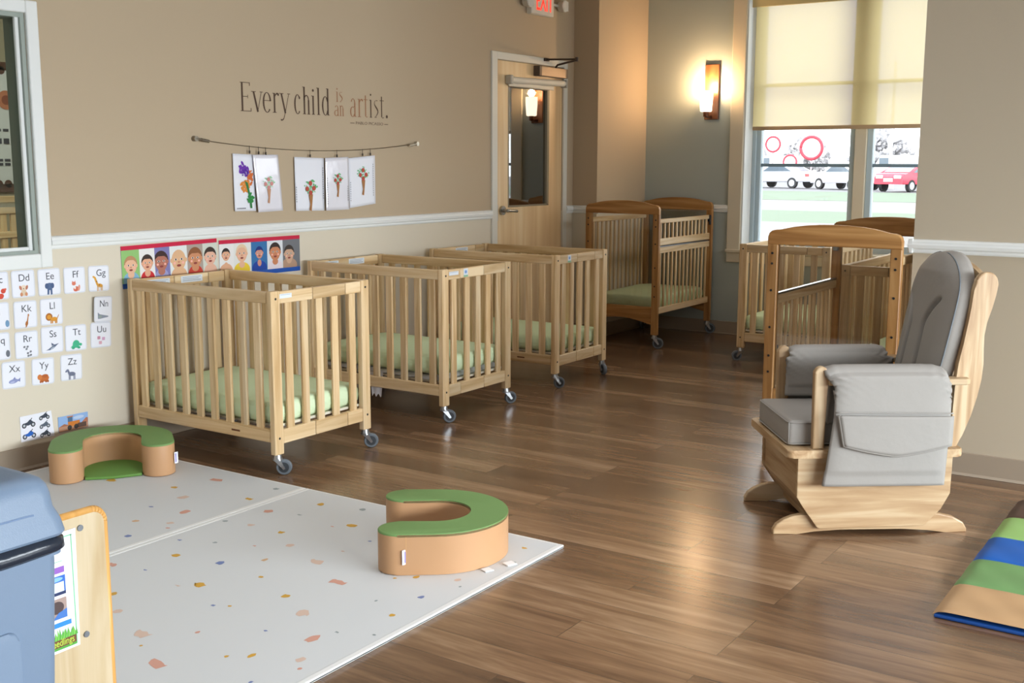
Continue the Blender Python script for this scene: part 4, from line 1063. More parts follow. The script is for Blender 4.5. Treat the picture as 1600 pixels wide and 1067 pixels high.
# ------------------------------------------------------------------ baby photo banners
SKIN = ['#e2b08e', '#d99f7c', '#b0705a', '#dcb08a', '#c98a63', '#e0b294', '#d8a888', '#dfa683', '#c98b78', '#c67f58', '#c9a68e', '#c09a80']
def photo(t, x0, x1, y0_, y1_, spec):
    bgc, skin, hair, cloth, fx, fy, fr, hairy = spec
    w_ = x1-x0; h_ = y1_-y0_; cx = x0+w_*fx; cy = y0_+h_*fy; r = w_*fr
    b = MB(); z = 0.0014
    b.mat(C(bgc)).rect(x0, y0_, x1, y1_, z)
    def clip(pts): return [(min(max(p[0], x0), x1), min(max(p[1], y0_), y1_)) for p in pts]
    def ce(c, x, y, rx, ry, dz, n=22):
        b.mat(C(c)).poly(clip([(x+rx*math.cos(2*PI*i/n), y+ry*math.sin(2*PI*i/n)) for i in range(n)]), z+dz)
    ce(cloth, cx, y0_+h_*0.08, w_*0.46, h_*0.26, 0.0001)
    ce(skin, cx, y0_+h_*0.26, r*0.55, h_*0.12, 0.0002)
    if hairy > 0: ce(hair, cx, cy+r*0.22, r*1.12, r*1.22, 0.0003)
    ce(skin, cx-r*1.0, cy, r*0.16, r*0.24, 0.0004); ce(skin, cx+r*1.0, cy, r*0.16, r*0.24, 0.0004)
    ce(skin, cx, cy, r*0.98, r*1.16, 0.0005)
    if hairy > 0:
        n = 16; pts = [(cx+r*1.06*math.cos(math.radians(12+156*i/n)), cy+r*0.1+r*1.25*math.sin(math.radians(12+156*i/n))) for i in range(n+1)]
        pts += [(cx-r*0.5, cy+r*(0.95-0.25*hairy)), (cx, cy+r*(1.05-0.35*hairy)), (cx+r*0.5, cy+r*(0.95-0.25*hairy))]
        b.mat(C(hair)).poly(clip(pts), z+0.0006)
    for sx in (-1, 1):
        ce('#f2ece6', cx+sx*r*0.4, cy+r*0.1, r*0.19, r*0.13, 0.0007, 12); ce('#3a2c26', cx+sx*r*0.4, cy+r*0.1, r*0.11, r*0.12, 0.0008, 10)
    ce('#c07c62', cx, cy-r*0.2, r*0.14, r*0.09, 0.0008, 10); ce('#8c3b36', cx, cy-r*0.58, r*0.3, r*0.14, 0.0008, 14)
    ce('#eeb0a0', cx-r*0.58, cy-r*0.3, r*0.18, r*0.15, 0.00065, 12); ce('#eeb0a0', cx+r*0.58, cy-r*0.3, r*0.18, r*0.15, 0.00065, 12)
    b.build('baby_photo', None, t, recalc=False)
def banner(x0, x1, top, bot, cuts, specs, label, tilt):
    t = thing('photo_banner', (x0, LW-0.0015, bot), label, 'banner', group='baby photo banners', rot=(PI/2, -tilt, 0))
    t.rotation_euler = (Matrix.Rotation(tilt, 3, 'Y') @ Matrix(((1, 0, 0), (0, 0, -1), (0, 1, 0)))).to_euler()
    W_ = x1-x0; H_ = top-bot
    MB().box((0, 0, 0), (W_, H_, 0.0012)).build('strip', plain('#2f62a8', 0.5), t)
    MB().box((0, H_-0.021, 0.0005), (W_, H_, 0.0022)).build('top_border', plain('#c8163f', 0.5), t)
    MB().box((0, 0.0, 0.0005), (W_, 0.024, 0.0022)).build('bottom_border', plain('#1f55b0', 0.5), t)
    for (a, c), sp in zip(zip(cuts, cuts[1:]), specs):
        photo(t, a-x0, c-x0, 0.0245, H_-0.0215, sp)
    return t
banner(3.534, 4.146, 0.995, 0.784, [3.534, 3.641, 3.735, 3.830, 3.942, 4.047, 4.146],
       [('#8fbf72', '#e4b595', '#b98a62', '#7fb0cc', 0.5, 0.52, 0.33, 0.6), ('#e8e6e4', '#e0a888', '#3a2a24', '#c8262e', 0.5, 0.55, 0.34, 1.0), ('#7d7ab0', '#b0705e', '#3b2526', '#9a9ac8', 0.42, 0.55, 0.42, 0.9), ('#dfe3e2', '#dcb088', '#dcb088', '#dcb088', 0.5, 0.55, 0.42, 0), ('#a89a90', '#c98a63', '#8a5632', '#c23a2a', 0.5, 0.55, 0.40, 1.1), ('#cfd3c8', '#e0b098', '#3a2c26', '#e0b098', 0.5, 0.55, 0.38, 0.9)],
       'baby photo banner starting beside the alphabet cards, six photos wide', -0.012)
banner(4.158, 4.767, 0.990, 0.784, [4.158, 4.261, 4.388, 4.509, 4.630, 4.767],
       [('#e6e4e2', '#dca987', '#2f2522', '#dca987', 0.45, 0.62, 0.26, 0.9), ('#dfe0dc', '#e2b191', '#e2c9a6', '#e8c838', 0.45, 0.62, 0.30, 0.25), ('#2f6ea8', '#c98e7c', '#16307c', '#16409c', 0.5, 0.60, 0.22, 1.2), ('#dcdfe4', '#c9835c', '#2f2420', '#e2d6de', 0.5, 0.58, 0.33, 0.8), ('#6f7278', '#c9a388', '#3a302c', '#b08f78', 0.36, 0.48, 0.27, 0.9)],
       'baby photo banner running from the first crib towards the door, five photos wide', 0.004)

# ------------------------------------------------------------------ quotation lettering
DEC = plain('#4a3425', 0.32, 0.35, name='bronze_vinyl_letter')
DEC_SHEEN = plain('#96694a', 0.32, 0.45, name='sheen_vinyl_letter')  # coppery copy of the bronze, with the sheen put into its colour
QX, QZ = 4.35, 1.68
QT = thing('wall_quote', (QX, LW, QZ), 'bronze quotation lettering on the tan wall above the hanging drawings', 'wall lettering', rot=(PI/2, 0, 0))
XH = 0.108; ASC = 0.155
def ringpts(cx, cy, rx, ry, a0, a1, n=22): return [(cx+rx*math.cos(math.radians(a0+(a1-a0)*i/n)), cy+ry*math.sin(math.radians(a0+(a1-a0)*i/n))) for i in range(n+1)]
def ringstroke(b, cx, cy, rx, ry, a0, a1, thick, thin, z=0.001, n=22):
    b.stroke(ringpts(cx, cy, rx, ry, a0, a1, n), lambda t: thin+(thick-thin)*abs(math.cos(math.radians(a0+(a1-a0)*t)))**1.3, z)
def glyph(b, ch, x, w_, y=0.0, sc=1.0, st=0.0125):
    z = 0.001; xh = XH*sc; asc = ASC*sc; th = 0.0035*max(sc, 0.7); st = st*max(sc, 0.62)
    def stem(cx, y0_, y1_, ww=None): b.rect(cx-(ww or st)/2, y+y0_, cx+(ww or st)/2, y+y1_, z)
    def serif(cx, yy, ww): b.rect(cx-ww/2, y+yy-th/2, cx+ww/2, y+yy+th/2, z)
    if ch == 'E':
        stem(x+0.014, 0, asc); b.rect(x, y+asc-th, x+w_*0.92, y+asc, z); b.rect(x, y, x+w_, y+th, z); b.rect(x+0.012, y+asc*0.5, x+w_*0.72, y+asc*0.5+th, z)
        b.rect(x+w_-0.005, y, x+w_, y+0.018, z); b.rect(x+w_*0.92-0.005, y+asc-0.018, x+w_*0.92, y+asc, z); b.rect(x+w_*0.72-0.004, y+asc*0.5-0.008, x+w_*0.72, y+asc*0.5+0.011, z)
    elif ch in 'vy':
        b.stroke([(x+w_*0.18, y+xh), (x+w_*0.52, y)], st, z); b.stroke([(x+w_*0.86, y+xh), (x+w_*0.5, y)], th*1.2, z)
        serif(x+w_*0.18, xh, w_*0.4); serif(x+w_*0.86, xh, w_*0.28)
        if ch == 'y': b.stroke([(x+w_*0.5, y+0.002), (x+w_*0.36, y-0.030), (x+w_*0.2, y-0.040), (x+w_*0.08, y-0.036)], lambda t: th*1.2+0.005*t, z)
    elif ch == 'e':
        ringstroke(b, x+w_/2, y+xh/2, w_/2-st*0.3, xh/2, 8, 318, st, th); b.rect(x+st*0.5, y+xh*0.58, x+w_-st*0.3, y+xh*0.58+th, z)
    elif ch == 'c':
        ringstroke(b, x+w_/2, y+xh/2, w_/2-st*0.3, xh/2, 50, 315, st, th); b.ell(x+w_*0.82, y+xh*0.84, st*0.5, st*0.6, z)
    elif ch == 'r':
        stem(x+w_*0.3, 0, xh); serif(x+w_*0.3, th/2, w_*0.6); serif(x+w_*0.16, xh-th/2, w_*0.28); ringstroke(b, x+w_*0.75, y+xh*0.72, w_*0.38, xh*0.26, 165, 70, th, st*0.8); b.ell(x+w_*0.9, y+xh*0.93, st*0.5, st*0.6, z)
    elif ch in 'hn':
        stem(x+w_*0.22, 0, asc if ch == 'h' else xh); stem(x+w_*0.80, 0, xh*0.75); ringstroke(b, x+w_*0.51, y+xh*0.72, w_*0.29, xh*0.27, 175, 5, st*0.7, th*1.6)
        serif(x+w_*0.22, th/2, w_*0.42); serif(x+w_*0.80, th/2, w_*0.40); serif(x+w_*0.12, (asc if ch == 'h' else xh)-th/2, w_*0.24)
    elif ch in 'il':
        stem(x+w_/2, 0, xh if ch == 'i' else asc); serif(x+w_/2, th/2, st*2.1); serif(x+w_/2-st*0.6, (xh if ch == 'i' else asc)-th/2, st*1.2)
        if ch == 'i': b.ell(x+w_/2, y+xh+0.030*sc, st*0.62, st*0.62, z)
    elif ch == 'd':
        stem(x+w_*0.80, 0, asc); ringstroke(b, x+w_*0.44, y+xh/2, w_*0.36, xh/2, 30, 330, st, th); serif(x+w_*0.9, th/2, w_*0.24); serif(x+w_*0.70, asc-th/2, w_*0.24)
    elif ch == 'a':
        stem(x+w_*0.76, 0, xh*0.76); ringstroke(b, x+w_*0.48, y+xh*0.74, w_*0.28, xh*0.25, 5, 160, st*0.8, th); ringstroke(b, x+w_*0.40, y+xh*0.27, w_*0.32, xh*0.27, 60, 330, st, th); serif(x+w_*0.9, th/2, w_*0.22); b.stroke([(x+w_*0.5, y+xh*0.52), (x+w_*0.76, y+xh*0.6)], th, z)
    elif ch == 's':
        P = []
        for i in range(31):
            t_ = i/30
            P.append((x+w_/2+w_*0.36*math.cos(math.radians(40+280*t_ if t_ < 0.5 else 0)) if False else x+w_/2+w_*0.36*(math.sin(2*PI*(t_*1.0)+0.55) if True else 0)*(-1), y+xh*(0.97-0.94*t_)))
        b.stroke(P, lambda t_: th+(st-th)*max(0, math.sin(PI*t_))**1.5, z)
        serif(x+w_*0.62, xh*0.975, w_*0.4); serif(x+w_*0.36, xh*0.03, w_*0.45)
    elif ch == 't':
        stem(x+w_*0.45, 0.006*sc, xh*1.22, st*0.9); b.rect(x+w_*0.05, y+xh-th, x+w_*0.95, y+xh, z); b.stroke(ringpts(x+w_*0.68, y+0.012*sc, w_*0.25, 0.011*sc, 190, 320, 8), th*1.2, z)
    elif ch == '.':
        b.ell(x+w_/2, y+w_/2, w_/2, w_/2, z)
b = MB(); b.mat(DEC)
for ch, x, w_ in (('E', 0.0, 0.078), ('v', 0.082, 0.085), ('e', 0.166, 0.060), ('r', 0.238, 0.050), ('y', 0.292, 0.085), ('c', 0.409, 0.050), ('h', 0.476, 0.060), ('i', 0.550, 0.024), ('l', 0.594, 0.024), ('d', 0.636, 0.062)): glyph(b, ch, x, w_)
b.build('large_letters', None, QT, recalc=False)
b = MB(); b.mat(DEC_SHEEN)
for ch, x, w_, y, sc in (('i', 0.757, 0.02, 0.082, 0.55), ('s', 0.784, 0.032, 0.082, 0.55), ('a', 0.740, 0.042, 0.0, 0.56), ('n', 0.786, 0.038, 0.0, 0.56)): glyph(b, ch, x, w_, y, sc)
b.build('small_letters', None, QT, recalc=False)
b = MB(); b.mat(DEC_SHEEN)
for ch, x, w_ in (('a', 0.880, 0.056), ('r', 0.948, 0.050), ('t', 1.002, 0.042)): glyph(b, ch, x, w_, st=0.0105)
b.mat(DEC)
for ch, x, w_ in (('i', 1.058, 0.024), ('s', 1.098, 0.045), ('t', 1.152, 0.046), ('.', 1.212, 0.020)): glyph(b, ch, x, w_, st=0.0105)
b.build('large_letters', None, QT, recalc=False)
text('author_line', 'PABLO PICASSO', 0.024, plain('#5d4636', 0.4), QT, (1.057, -0.045, 0.0008), width=0.255)
b = MB(); b.rect(0.879, -0.040, 0.918, -0.036, 0.001).rect(1.196, -0.040, 1.233, -0.036, 0.001); b.build('author_dash', plain('#5d4636', 0.4), QT, recalc=False)

# ------------------------------------------------------------------ wire with hanging drawings
WT = thing('display_wire', (5.0, LW, 1.5), 'slack steel wire on the tan wall that the drawings hang from', 'display wire')
def wire_z(x):
    t = (x-4.03)/(5.84-4.03); return 1.526+0.003*t-0.052*4*t*(1-t)-0.003
pts = [(4.03+1.81*i/40-5.0, -0.02, wire_z(4.03+1.81*i/40)-1.5) for i in range(41)]
MB().tube(pts, 0.0022, 6).build('wire', plain('#6f6455', 0.35, 0.8), WT, smooth=True)
for sx, x in ((1, 4.017), (-1, 5.852)):
    b = MB().cyl((x-5.0, 0, 0.026), (x-5.0, -0.026, 0.026), 0.014, seg=18)
    b.cyl((x-5.0, -0.02, 0.026), (x-5.0+sx*0.035, -0.02, 0.021), 0.007, seg=10).cyl((x-5.0+sx*0.035, -0.02, 0.021), (x-5.0+sx*0.085, -0.02, 0.014), 0.009, seg=12)
    b.build('wall_anchor', plain('#8d8578' if sx > 0 else '#c9c2b6', 0.3, 0.8), WT, smooth='auto')
for x in (4.385, 4.452, 4.505, 4.855, 5.083, 5.313, 5.385):
    b = MB(); zz = wire_z(x)-1.5
    b.tube([(x-5, -0.02, zz+0.004), (x-5, -0.02, zz-0.024)], 0.0018, 6).box((x-5-0.004, -0.025, zz-0.038), (x-5+0.004, -0.017, zz-0.022), 0.001)
    b.build('hook_clip', plain('#4d463e', 0.4, 0.6), WT)
PLASTIC = plain('#e6e4ec', 0.12, spec=0.7, bump=0.9, bscale=16, name='clear_sleeve')
def scribble(b, cx, cy, w_, h_, col, n, seed, z, s=0.006):
    r2 = random.Random(seed)
    for k in range(n):
        a = r2.uniform(0, 6.28); rr = math.sqrt(r2.random())
        b.mat(C(col)).ell(cx+w_*rr*math.cos(a), cy+h_*rr*math.sin(a), s*r2.uniform(0.5, 1.3), s*r2.uniform(0.3, 0.7), z+k*0.00002, r2.uniform(0, 3.1), 8)
def drawing(label, corners, dy, painter, mat_, wav):
    (x0, z0_), = [corners[0]]
    cx = sum(c[0] for c in corners)/4; cz_ = sum(c[1] for c in corners)/4
    t = thing('drawing', (cx, LW-dy, cz_), label, 'drawing', group='drawings hanging on the wire', rot=(PI/2, 0, 0))
    TL, TR, BR, BL = [(c[0]-cx, c[1]-cz_) for c in corners]
    def sf(u, v):
        x = (TL[0]*(1-u)+TR[0]*u)*(1-v)+(BL[0]*(1-u)+BR[0]*u)*v; y = (TL[1]*(1-u)+TR[1]*u)*(1-v)+(BL[1]*(1-u)+BR[1]*u)*v
        return (x, y, wav*math.sin(u*3.0+v*2)*v*0.5)
    b = MB(); b.grid(sf, 10, 14)
    o = b.build('sheet', mat_, t, smooth=True); md = o.modifiers.new('paper', 'SOLIDIFY'); md.thickness = 0.0012; md.offset = -1
    b = MB(); painter(b, wav*0.5+0.0015)
    b.build('painting', None, t, recalc=False)
def bouquet(cx, cy, sc=1.0, pale=False):
    def f(b, z):
        scribble(b, cx, cy+0.02*sc, 0.05*sc, 0.034*sc, '#62b873' if not pale else '#9fd3a8', 46, int(cx*1000)+5, z, 0.006*sc)
        for dx, dy in ((-0.024, 0.008), (0.024, 0.010), (0, -0.012), (0.0, 0.035)):
            b.mat(C('#b5473a' if not pale else '#cf8a86')).ell(cx+dx*sc, cy+dy*sc, 0.0125*sc, 0.012*sc, z+0.0012)
        b.mat(C('#a5703f' if not pale else '#c08f70')).poly([(cx-0.014*sc, cy-0.02*sc), (cx+0.016*sc, cy-0.02*sc), (cx+0.010*sc, cy-0.06*sc), (cx+0.004*sc, cy-0.105*sc), (cx-0.012*sc, cy-0.10*sc), (cx-0.004*sc, cy-0.07*sc)], z+0.0009)
    return f
def side_text(x, z_off, lines, extra):
    def f(b, z):
        extra(b, z)
        r2 = random.Random(int(x*999))
        for k in range(lines):
            b.mat(C('#6b6d78')).rect(x-0.002, z_off-k*0.0135, x+0.002+r2.uniform(0, 0.001), z_off-k*0.0135+0.007, z+0.0005)
    return f
def tulip(b, z):
    scribble(b, -0.005, 0.065, 0.034, 0.04, '#6a2fa8', 30, 11, z, 0.012); scribble(b, 0.005, 0.05, 0.022, 0.03, '#4f2296', 14, 12, z+0.0008, 0.010)
    scribble(b, 0.005, -0.02, 0.032, 0.03, '#dd8a3a', 30, 13, z, 0.014); scribble(b, 0.04, 0.02, 0.02, 0.042, '#cf6a30', 18, 14, z, 0.014)
    b.mat(C('#2f7a42')).poly([(0.0, 0.01), (0.022, 0.0), (0.045, -0.09), (0.05, -0.14), (0.036, -0.14), (0.03, -0.08)], z+0.0014); scribble(b, 0.035, -0.085, 0.025, 0.025, '#2a8a3f', 16, 15, z+0.0016, 0.011)
    b.mat(C('#5c5c6a'))
    for k in range(6): b.rect(-0.06+k*0.011, -0.142, -0.053+k*0.011, -0.136, z)
drawing('painted purple tulip drawing at the left end of the wire', [(4.272, 1.452), (4.42, 1.447), (4.430, 1.139), (4.272, 1.142)], 0.010, tulip, PAPER, 0.004)
drawing('sleeved faint bouquet drawing overlapping the purple tulip sheet', [(4.405, 1.446), (4.595, 1.448), (4.626, 1.134), (4.432, 1.131)], 0.022, bouquet(-0.0, -0.012, 0.95, True), PLASTIC, 0.006)
drawing('red flower bouquet drawing placed low on its sheet, third from left', [(4.735, 1.436), (4.978, 1.430), (4.976, 1.122), (4.735, 1.128)], 0.012, side_text(0.106, 0.09, 14, side_text(-0.116, -0.02, 7, bouquet(0.0, -0.035, 1.15))), PAPER, 0.006)
drawing('sleeved bouquet drawing hanging second from the right', [(4.983, 1.431), (5.186, 1.438), (5.188, 1.122), (4.980, 1.122)], 0.018, side_text(0.088, -0.02, 7, side_text(-0.09, 0.03, 12, bouquet(0.0, 0.015, 0.9, False))), PLASTIC, 0.005)
drawing('red rose bouquet drawing at the right end of the wire', [(5.193, 1.431), (5.437, 1.449), (5.439, 1.150), (5.194, 1.130)], 0.012, side_text(0.098, 0.10, 15, side_text(-0.112, -0.01, 9, bouquet(0.005, 0.03, 1.1))), PAPER, 0.005)

# ------------------------------------------------------------------ blue-grey bin, shelf unit and flyer at the lower left
BINC = plain('#6d7f95', 0.42, spec=0.45, bump=0.15, bscale=350, name='blue_grey_plastic')
BIN = thing('waste_bin', (0.876, 1.90, 0), 'tall blue-grey plastic waste bin with lid at the lower left edge', 'waste bin')
def rr3(b, levels, n=6):
    """stack of rounded rectangles: (hx, hy, r, z)"""
    rings = []
    for hx, hy, r, z in levels:
        ring = []
        for cx, cy, a in ((hx-r, hy-r, 0), (-hx+r, hy-r, 90), (-hx+r, -hy+r, 180), (hx-r, -hy+r, 270)):
            for k in range(n+1):
                t_ = math.radians(a+90*k/n); ring.append(b.bm.verts.new((cx+r*math.cos(t_), cy+r*math.sin(t_), z)))
        rings.append(ring)
    fs = []
    for A, B_ in zip(rings, rings[1:]):
        N = len(A); fs += [b.bm.faces.new([A[i], A[(i+1) % N], B_[(i+1) % N], B_[i]]) for i in range(N)]
    fs += [b.bm.faces.new(list(reversed(rings[0]))), b.bm.faces.new(rings[-1])]
    b._tag(fs); return b
b = MB(); rr3(b, [(0.245, 0.125, 0.03, 0.0), (0.250, 0.130, 0.03, 0.01), (0.279, 0.149, 0.022, 0.700), (0.279, 0.149, 0.022, 0.715), (0.288, 0.158, 0.024, 0.718), (0.288, 0.158, 0.024, 0.728)])
body = b.build('bin_body', BINC, BIN, smooth='auto')
b = MB(); b.prism([(-0.237, 0.08), (0.192, 0.08)] + arc(0.170, 0.580, 0.022, 0, 90, 5) + arc(-0.215, 0.580, 0.022, 90, 180, 5), 'y', -0.152, -0.137, 0.006, 3)
b.build('raised_panel', BINC, body, smooth='auto')
b = MB(); rr3(b, [(0.296, 0.160, 0.03, 0.752), (0.298, 0.163, 0.03, 0.757), (0.293, 0.159, 0.03, 0.781), (0.284, 0.152, 0.03, 0.803), (0.281, 0.150, 0.030, 0.828), (0.278, 0.147, 0.032, 0.843), (0.272, 0.141, 0.034, 0.853), (0.260, 0.130, 0.036, 0.860), (0.245, 0.116, 0.036, 0.862)])
lid = b.build('bin_lid', BINC, BIN, smooth='auto')
MB().box((-0.17, -0.07, 0.858), (0.13, 0.075, 0.8645), 0.002).build('swing_flap', plain('#566980', 0.5), lid)
b = MB().tube([(-0.24, -0.1530, 0.800), (0.215, -0.1530, 0.800), (0.232, -0.1525, 0.799)], 0.0018, 6); b.build('groove', plain('#6d82a0', 0.5), lid)
BAG = plain('#1f2733', 0.25, spec=0.5, bump=0.8, bscale=30, name='black_bag')
b = MB()
N = 120; rings = []
for z, g in ((0.728, 0.0), (0.720, 0.005), (0.728, 0.014), (0.744, 0.013), (0.756, 0.0)):
    ring = []
    for i in range(N):
        a = 2*PI*i/N; e = 0.18; cxx, syy = math.cos(a), math.sin(a)
        px = math.copysign(abs(cxx)**e, cxx)*(0.286+g+0.001*math.sin(i*0.31)); py = math.copysign(abs(syy)**e, syy)*(0.153+g+0.001*math.sin(i*0.27))
        ring.append(b.bm.verts.new((px, py, z+0.001*math.sin(i*0.41))))
    rings.append(ring)
for A, B_ in zip(rings, rings[1:]):
    for i in range(N): b.bm.faces.new([A[i], A[(i+1) % N], B_[(i+1) % N], B_[i]])
bag = b.build('bin_liner', BAG, BIN, smooth=True)

CAB = thing('shelf_unit', (1.30, 2.10, 0), 'low maple shelf unit standing behind the blue-grey bin', 'shelf unit')
pan = [(-0.205, 0.0), (0.203, 0.0), (0.203, 0.615)] + arc(0.172, 0.617, 0.031, 0, 90, 6) + arc(-0.174, 0.617, 0.031, 90, 180, 6)
for y in (0.0, 0.88):
    p = MB().prism(pan, 'y', y, y+0.019, 0.003).build('side_panel', maple('z'), CAB)
    if y == 0.0:
        b = MB()
        edge = [(0.2035, 0.01), (0.2035, 0.615)] + arc(0.172, 0.617, 0.0315, 0, 90, 6) + arc(-0.174, 0.617, 0.0315, 90, 180, 6) + [(-0.2055, 0.01)]
        for (q0, q1) in zip(edge, edge[1:]): b.cyl((q0[0], 0.009, q0[1]), (q1[0], 0.009, q1[1]), 0.0102, seg=8)
        b.build('edge_band', wood('amber_edge', '#c48f4a', '#d29c55', '#dba862', 'z', along=1), p, smooth=True)
        for z in (0.619, 0.374):
            MB().cyl((0.139, 0.001, z), (0.139, -0.003, z), 0.007, seg=16).build('screw', plain('#6f7378', 0.35, 0.6), p, smooth='auto')
MB().box((-0.19, 0.019, 0.598), (0.145, 0.88, 0.617), 0.002).build('top_board', maple('y'), CAB)
MB().box((-0.19, 0.019, 0.30), (0.14, 0.88, 0.318), 0.002).build('shelf', maple('y'), CAB)
MB().box((-0.19, 0.019, 0.04), (0.14, 0.88, 0.058), 0.002).build('shelf', maple('y'), CAB)
MB().box((-0.198, 0.019, 0.03), (-0.19, 0.88, 0.60)).build('back_panel', maple('z'), CAB)

FLY = thing('flyer', (1.318, 2.0985, 0.488), 'white printed flyer taped to the side of the maple shelf unit', 'flyer', rot=(PI/2, 0, 0))
b = MB(); b.mat(PAPER).prism([(-0.108, 0.132), (0.108, 0.135), (0.103, -0.131), (-0.113, -0.134)], 'z', 0, 0.001); b.build('sheet', None, FLY)
b = MB(); z = 0.0014
b.mat(C('#6fbf8a'))
for (x0_, y0_, x1_, y1_) in ((-0.095, 0.122, 0.098, 0.1245), (0.0945, -0.125, 0.097, 0.1245), (-0.098, -0.125, -0.0955, 0.1245), (-0.095, 0.071, 0.072, 0.0725)): b.rect(x0_, y0_, x1_, y1_, z)
b.mat(C('#8a5ab0')).rect(-0.09, 0.046, 0.075, 0.060, z)
b.mat(C('#2f63b8')).rect(0.015, -0.003, 0.076, 0.040, z); b.mat(C('#cfd9ec')).rect(0.045, 0.004, 0.072, 0.026, z+0.0002); b.mat(C('#c9907c')).ell(0.035, 0.012, 0.012, 0.016, z+0.0003); b.mat(C('#1f2d55')).rect(0.015, -0.003, 0.076, 0.004, z+0.0002); b.mat(C('#7fb0e0')).ell(0.05, 0.033, 0.02, 0.005, z+0.0003)
b.mat(C('#a08a80')).rect(0.015, -0.056, 0.076, -0.010, z); b.mat(C('#4a3a38')).ell(0.052, -0.030, 0.017, 0.014, z+0.0002); b.mat(C('#3f6fb5')).poly([(0.04, -0.056), (0.076, -0.056), (0.076, -0.036), (0.055, -0.042)], z+0.0003); b.mat(C('#d9c6ba')).ell(0.03, -0.05, 0.012, 0.005, z+0.0003)
b.mat(C('#2a7fc8')).rect(-0.09, -0.075, 0.085, -0.064, z)
b.mat(C('#6b4228')).rect(-0.095, -0.125, 0.095, -0.095, z)
r2 = random.Random(3)
for k in range(60):
    x = -0.095+0.19*k/59; b.mat(C('#4f9a3a' if k % 2 else '#6fb54a')).poly([(x-0.004, -0.103), (x+0.004, -0.103), (x+r2.uniform(-0.004, 0.004), -0.088+r2.uniform(0, 0.012))], z+0.0003+k*0.000002)
b.mat(C('#4f9a3a')).rect(-0.095, -0.1255, 0.095, -0.120, z+0.0003)
b.build('print', None, FLY, recalc=False)
text('print_name', 'seedlings', 0.022, C('#b9d648'), FLY, (0.060, -0.117, 0.002), width=0.058, extrude=0.0002)

# ------------------------------------------------------------------ the neighbouring room, seen through the interior window
BB = thing('bulletin_board', (4.37, LW+3.195, 1.655), 'bulletin board with brown scalloped border seen through the left window', 'notice board', rot=(PI/2, 0, 0))
MB().box((-0.6, -0.475, 0), (0.70, 0.475, 0.012)).build('backing', plain('#d9dcdc', 0.6), BB)
b = MB(); br_ = plain('#5a3a2c', 0.6)
b.box((-0.6, 0.415, 0.012), (0.70, 0.475, 0.016)).box((-0.6, -0.475, 0.012), (0.70, -0.415, 0.016))
for k in range(18):
    b.cyl((-0.57+k*0.073, 0.415, 0.012), (-0.57+k*0.073, 0.415, 0.016), 0.03, seg=14); b.cyl((-0.57+k*0.073, -0.415, 0.012), (-0.57+k*0.073, -0.415, 0.016), 0.03, seg=14)
b.build('scalloped_border', br_, BB)
b = MB(); b.mat(C('#c07a58')).ell(0.62, 0.20, 0.07, 0.07, 0.018); b.mat(C('#8f4f38')).ell(0.62, 0.20, 0.035, 0.035, 0.0185)
b.mat(C('#3d3f4a'))
for zz in (-0.03, -0.10, -0.12, -0.25, -0.28):
    for k in range(9): b.rect(0.1+k*0.06, zz, 0.1+k*0.06+0.045, zz+0.02, 0.018)
b.build('notices', None, BB, recalc=False)
DV = thing('slatted_rack', (4.1, LW+2.75, 0.70), 'wooden slatted rack standing below the bulletin board beyond the window', 'rack')
for zz in (0.0, 0.17, 0.34, 0.42):
    MB().box((-0.6, -0.02, zz), (0.7, 0.02, zz+0.045), 0.003).build('rail', pine('x'), DV)
for k in range(17):
    MB().box((-0.58+k*0.078, -0.012, 0.02), (-0.535+k*0.078, 0.012, 0.36), 0.002).build('slat', pine('z'), DV)
for x in (-0.6, 0.66):
    MB().box((x, -0.025, -0.70), (x+0.04, 0.025, 0.465), 0.003).build('post', pine('z'), DV)

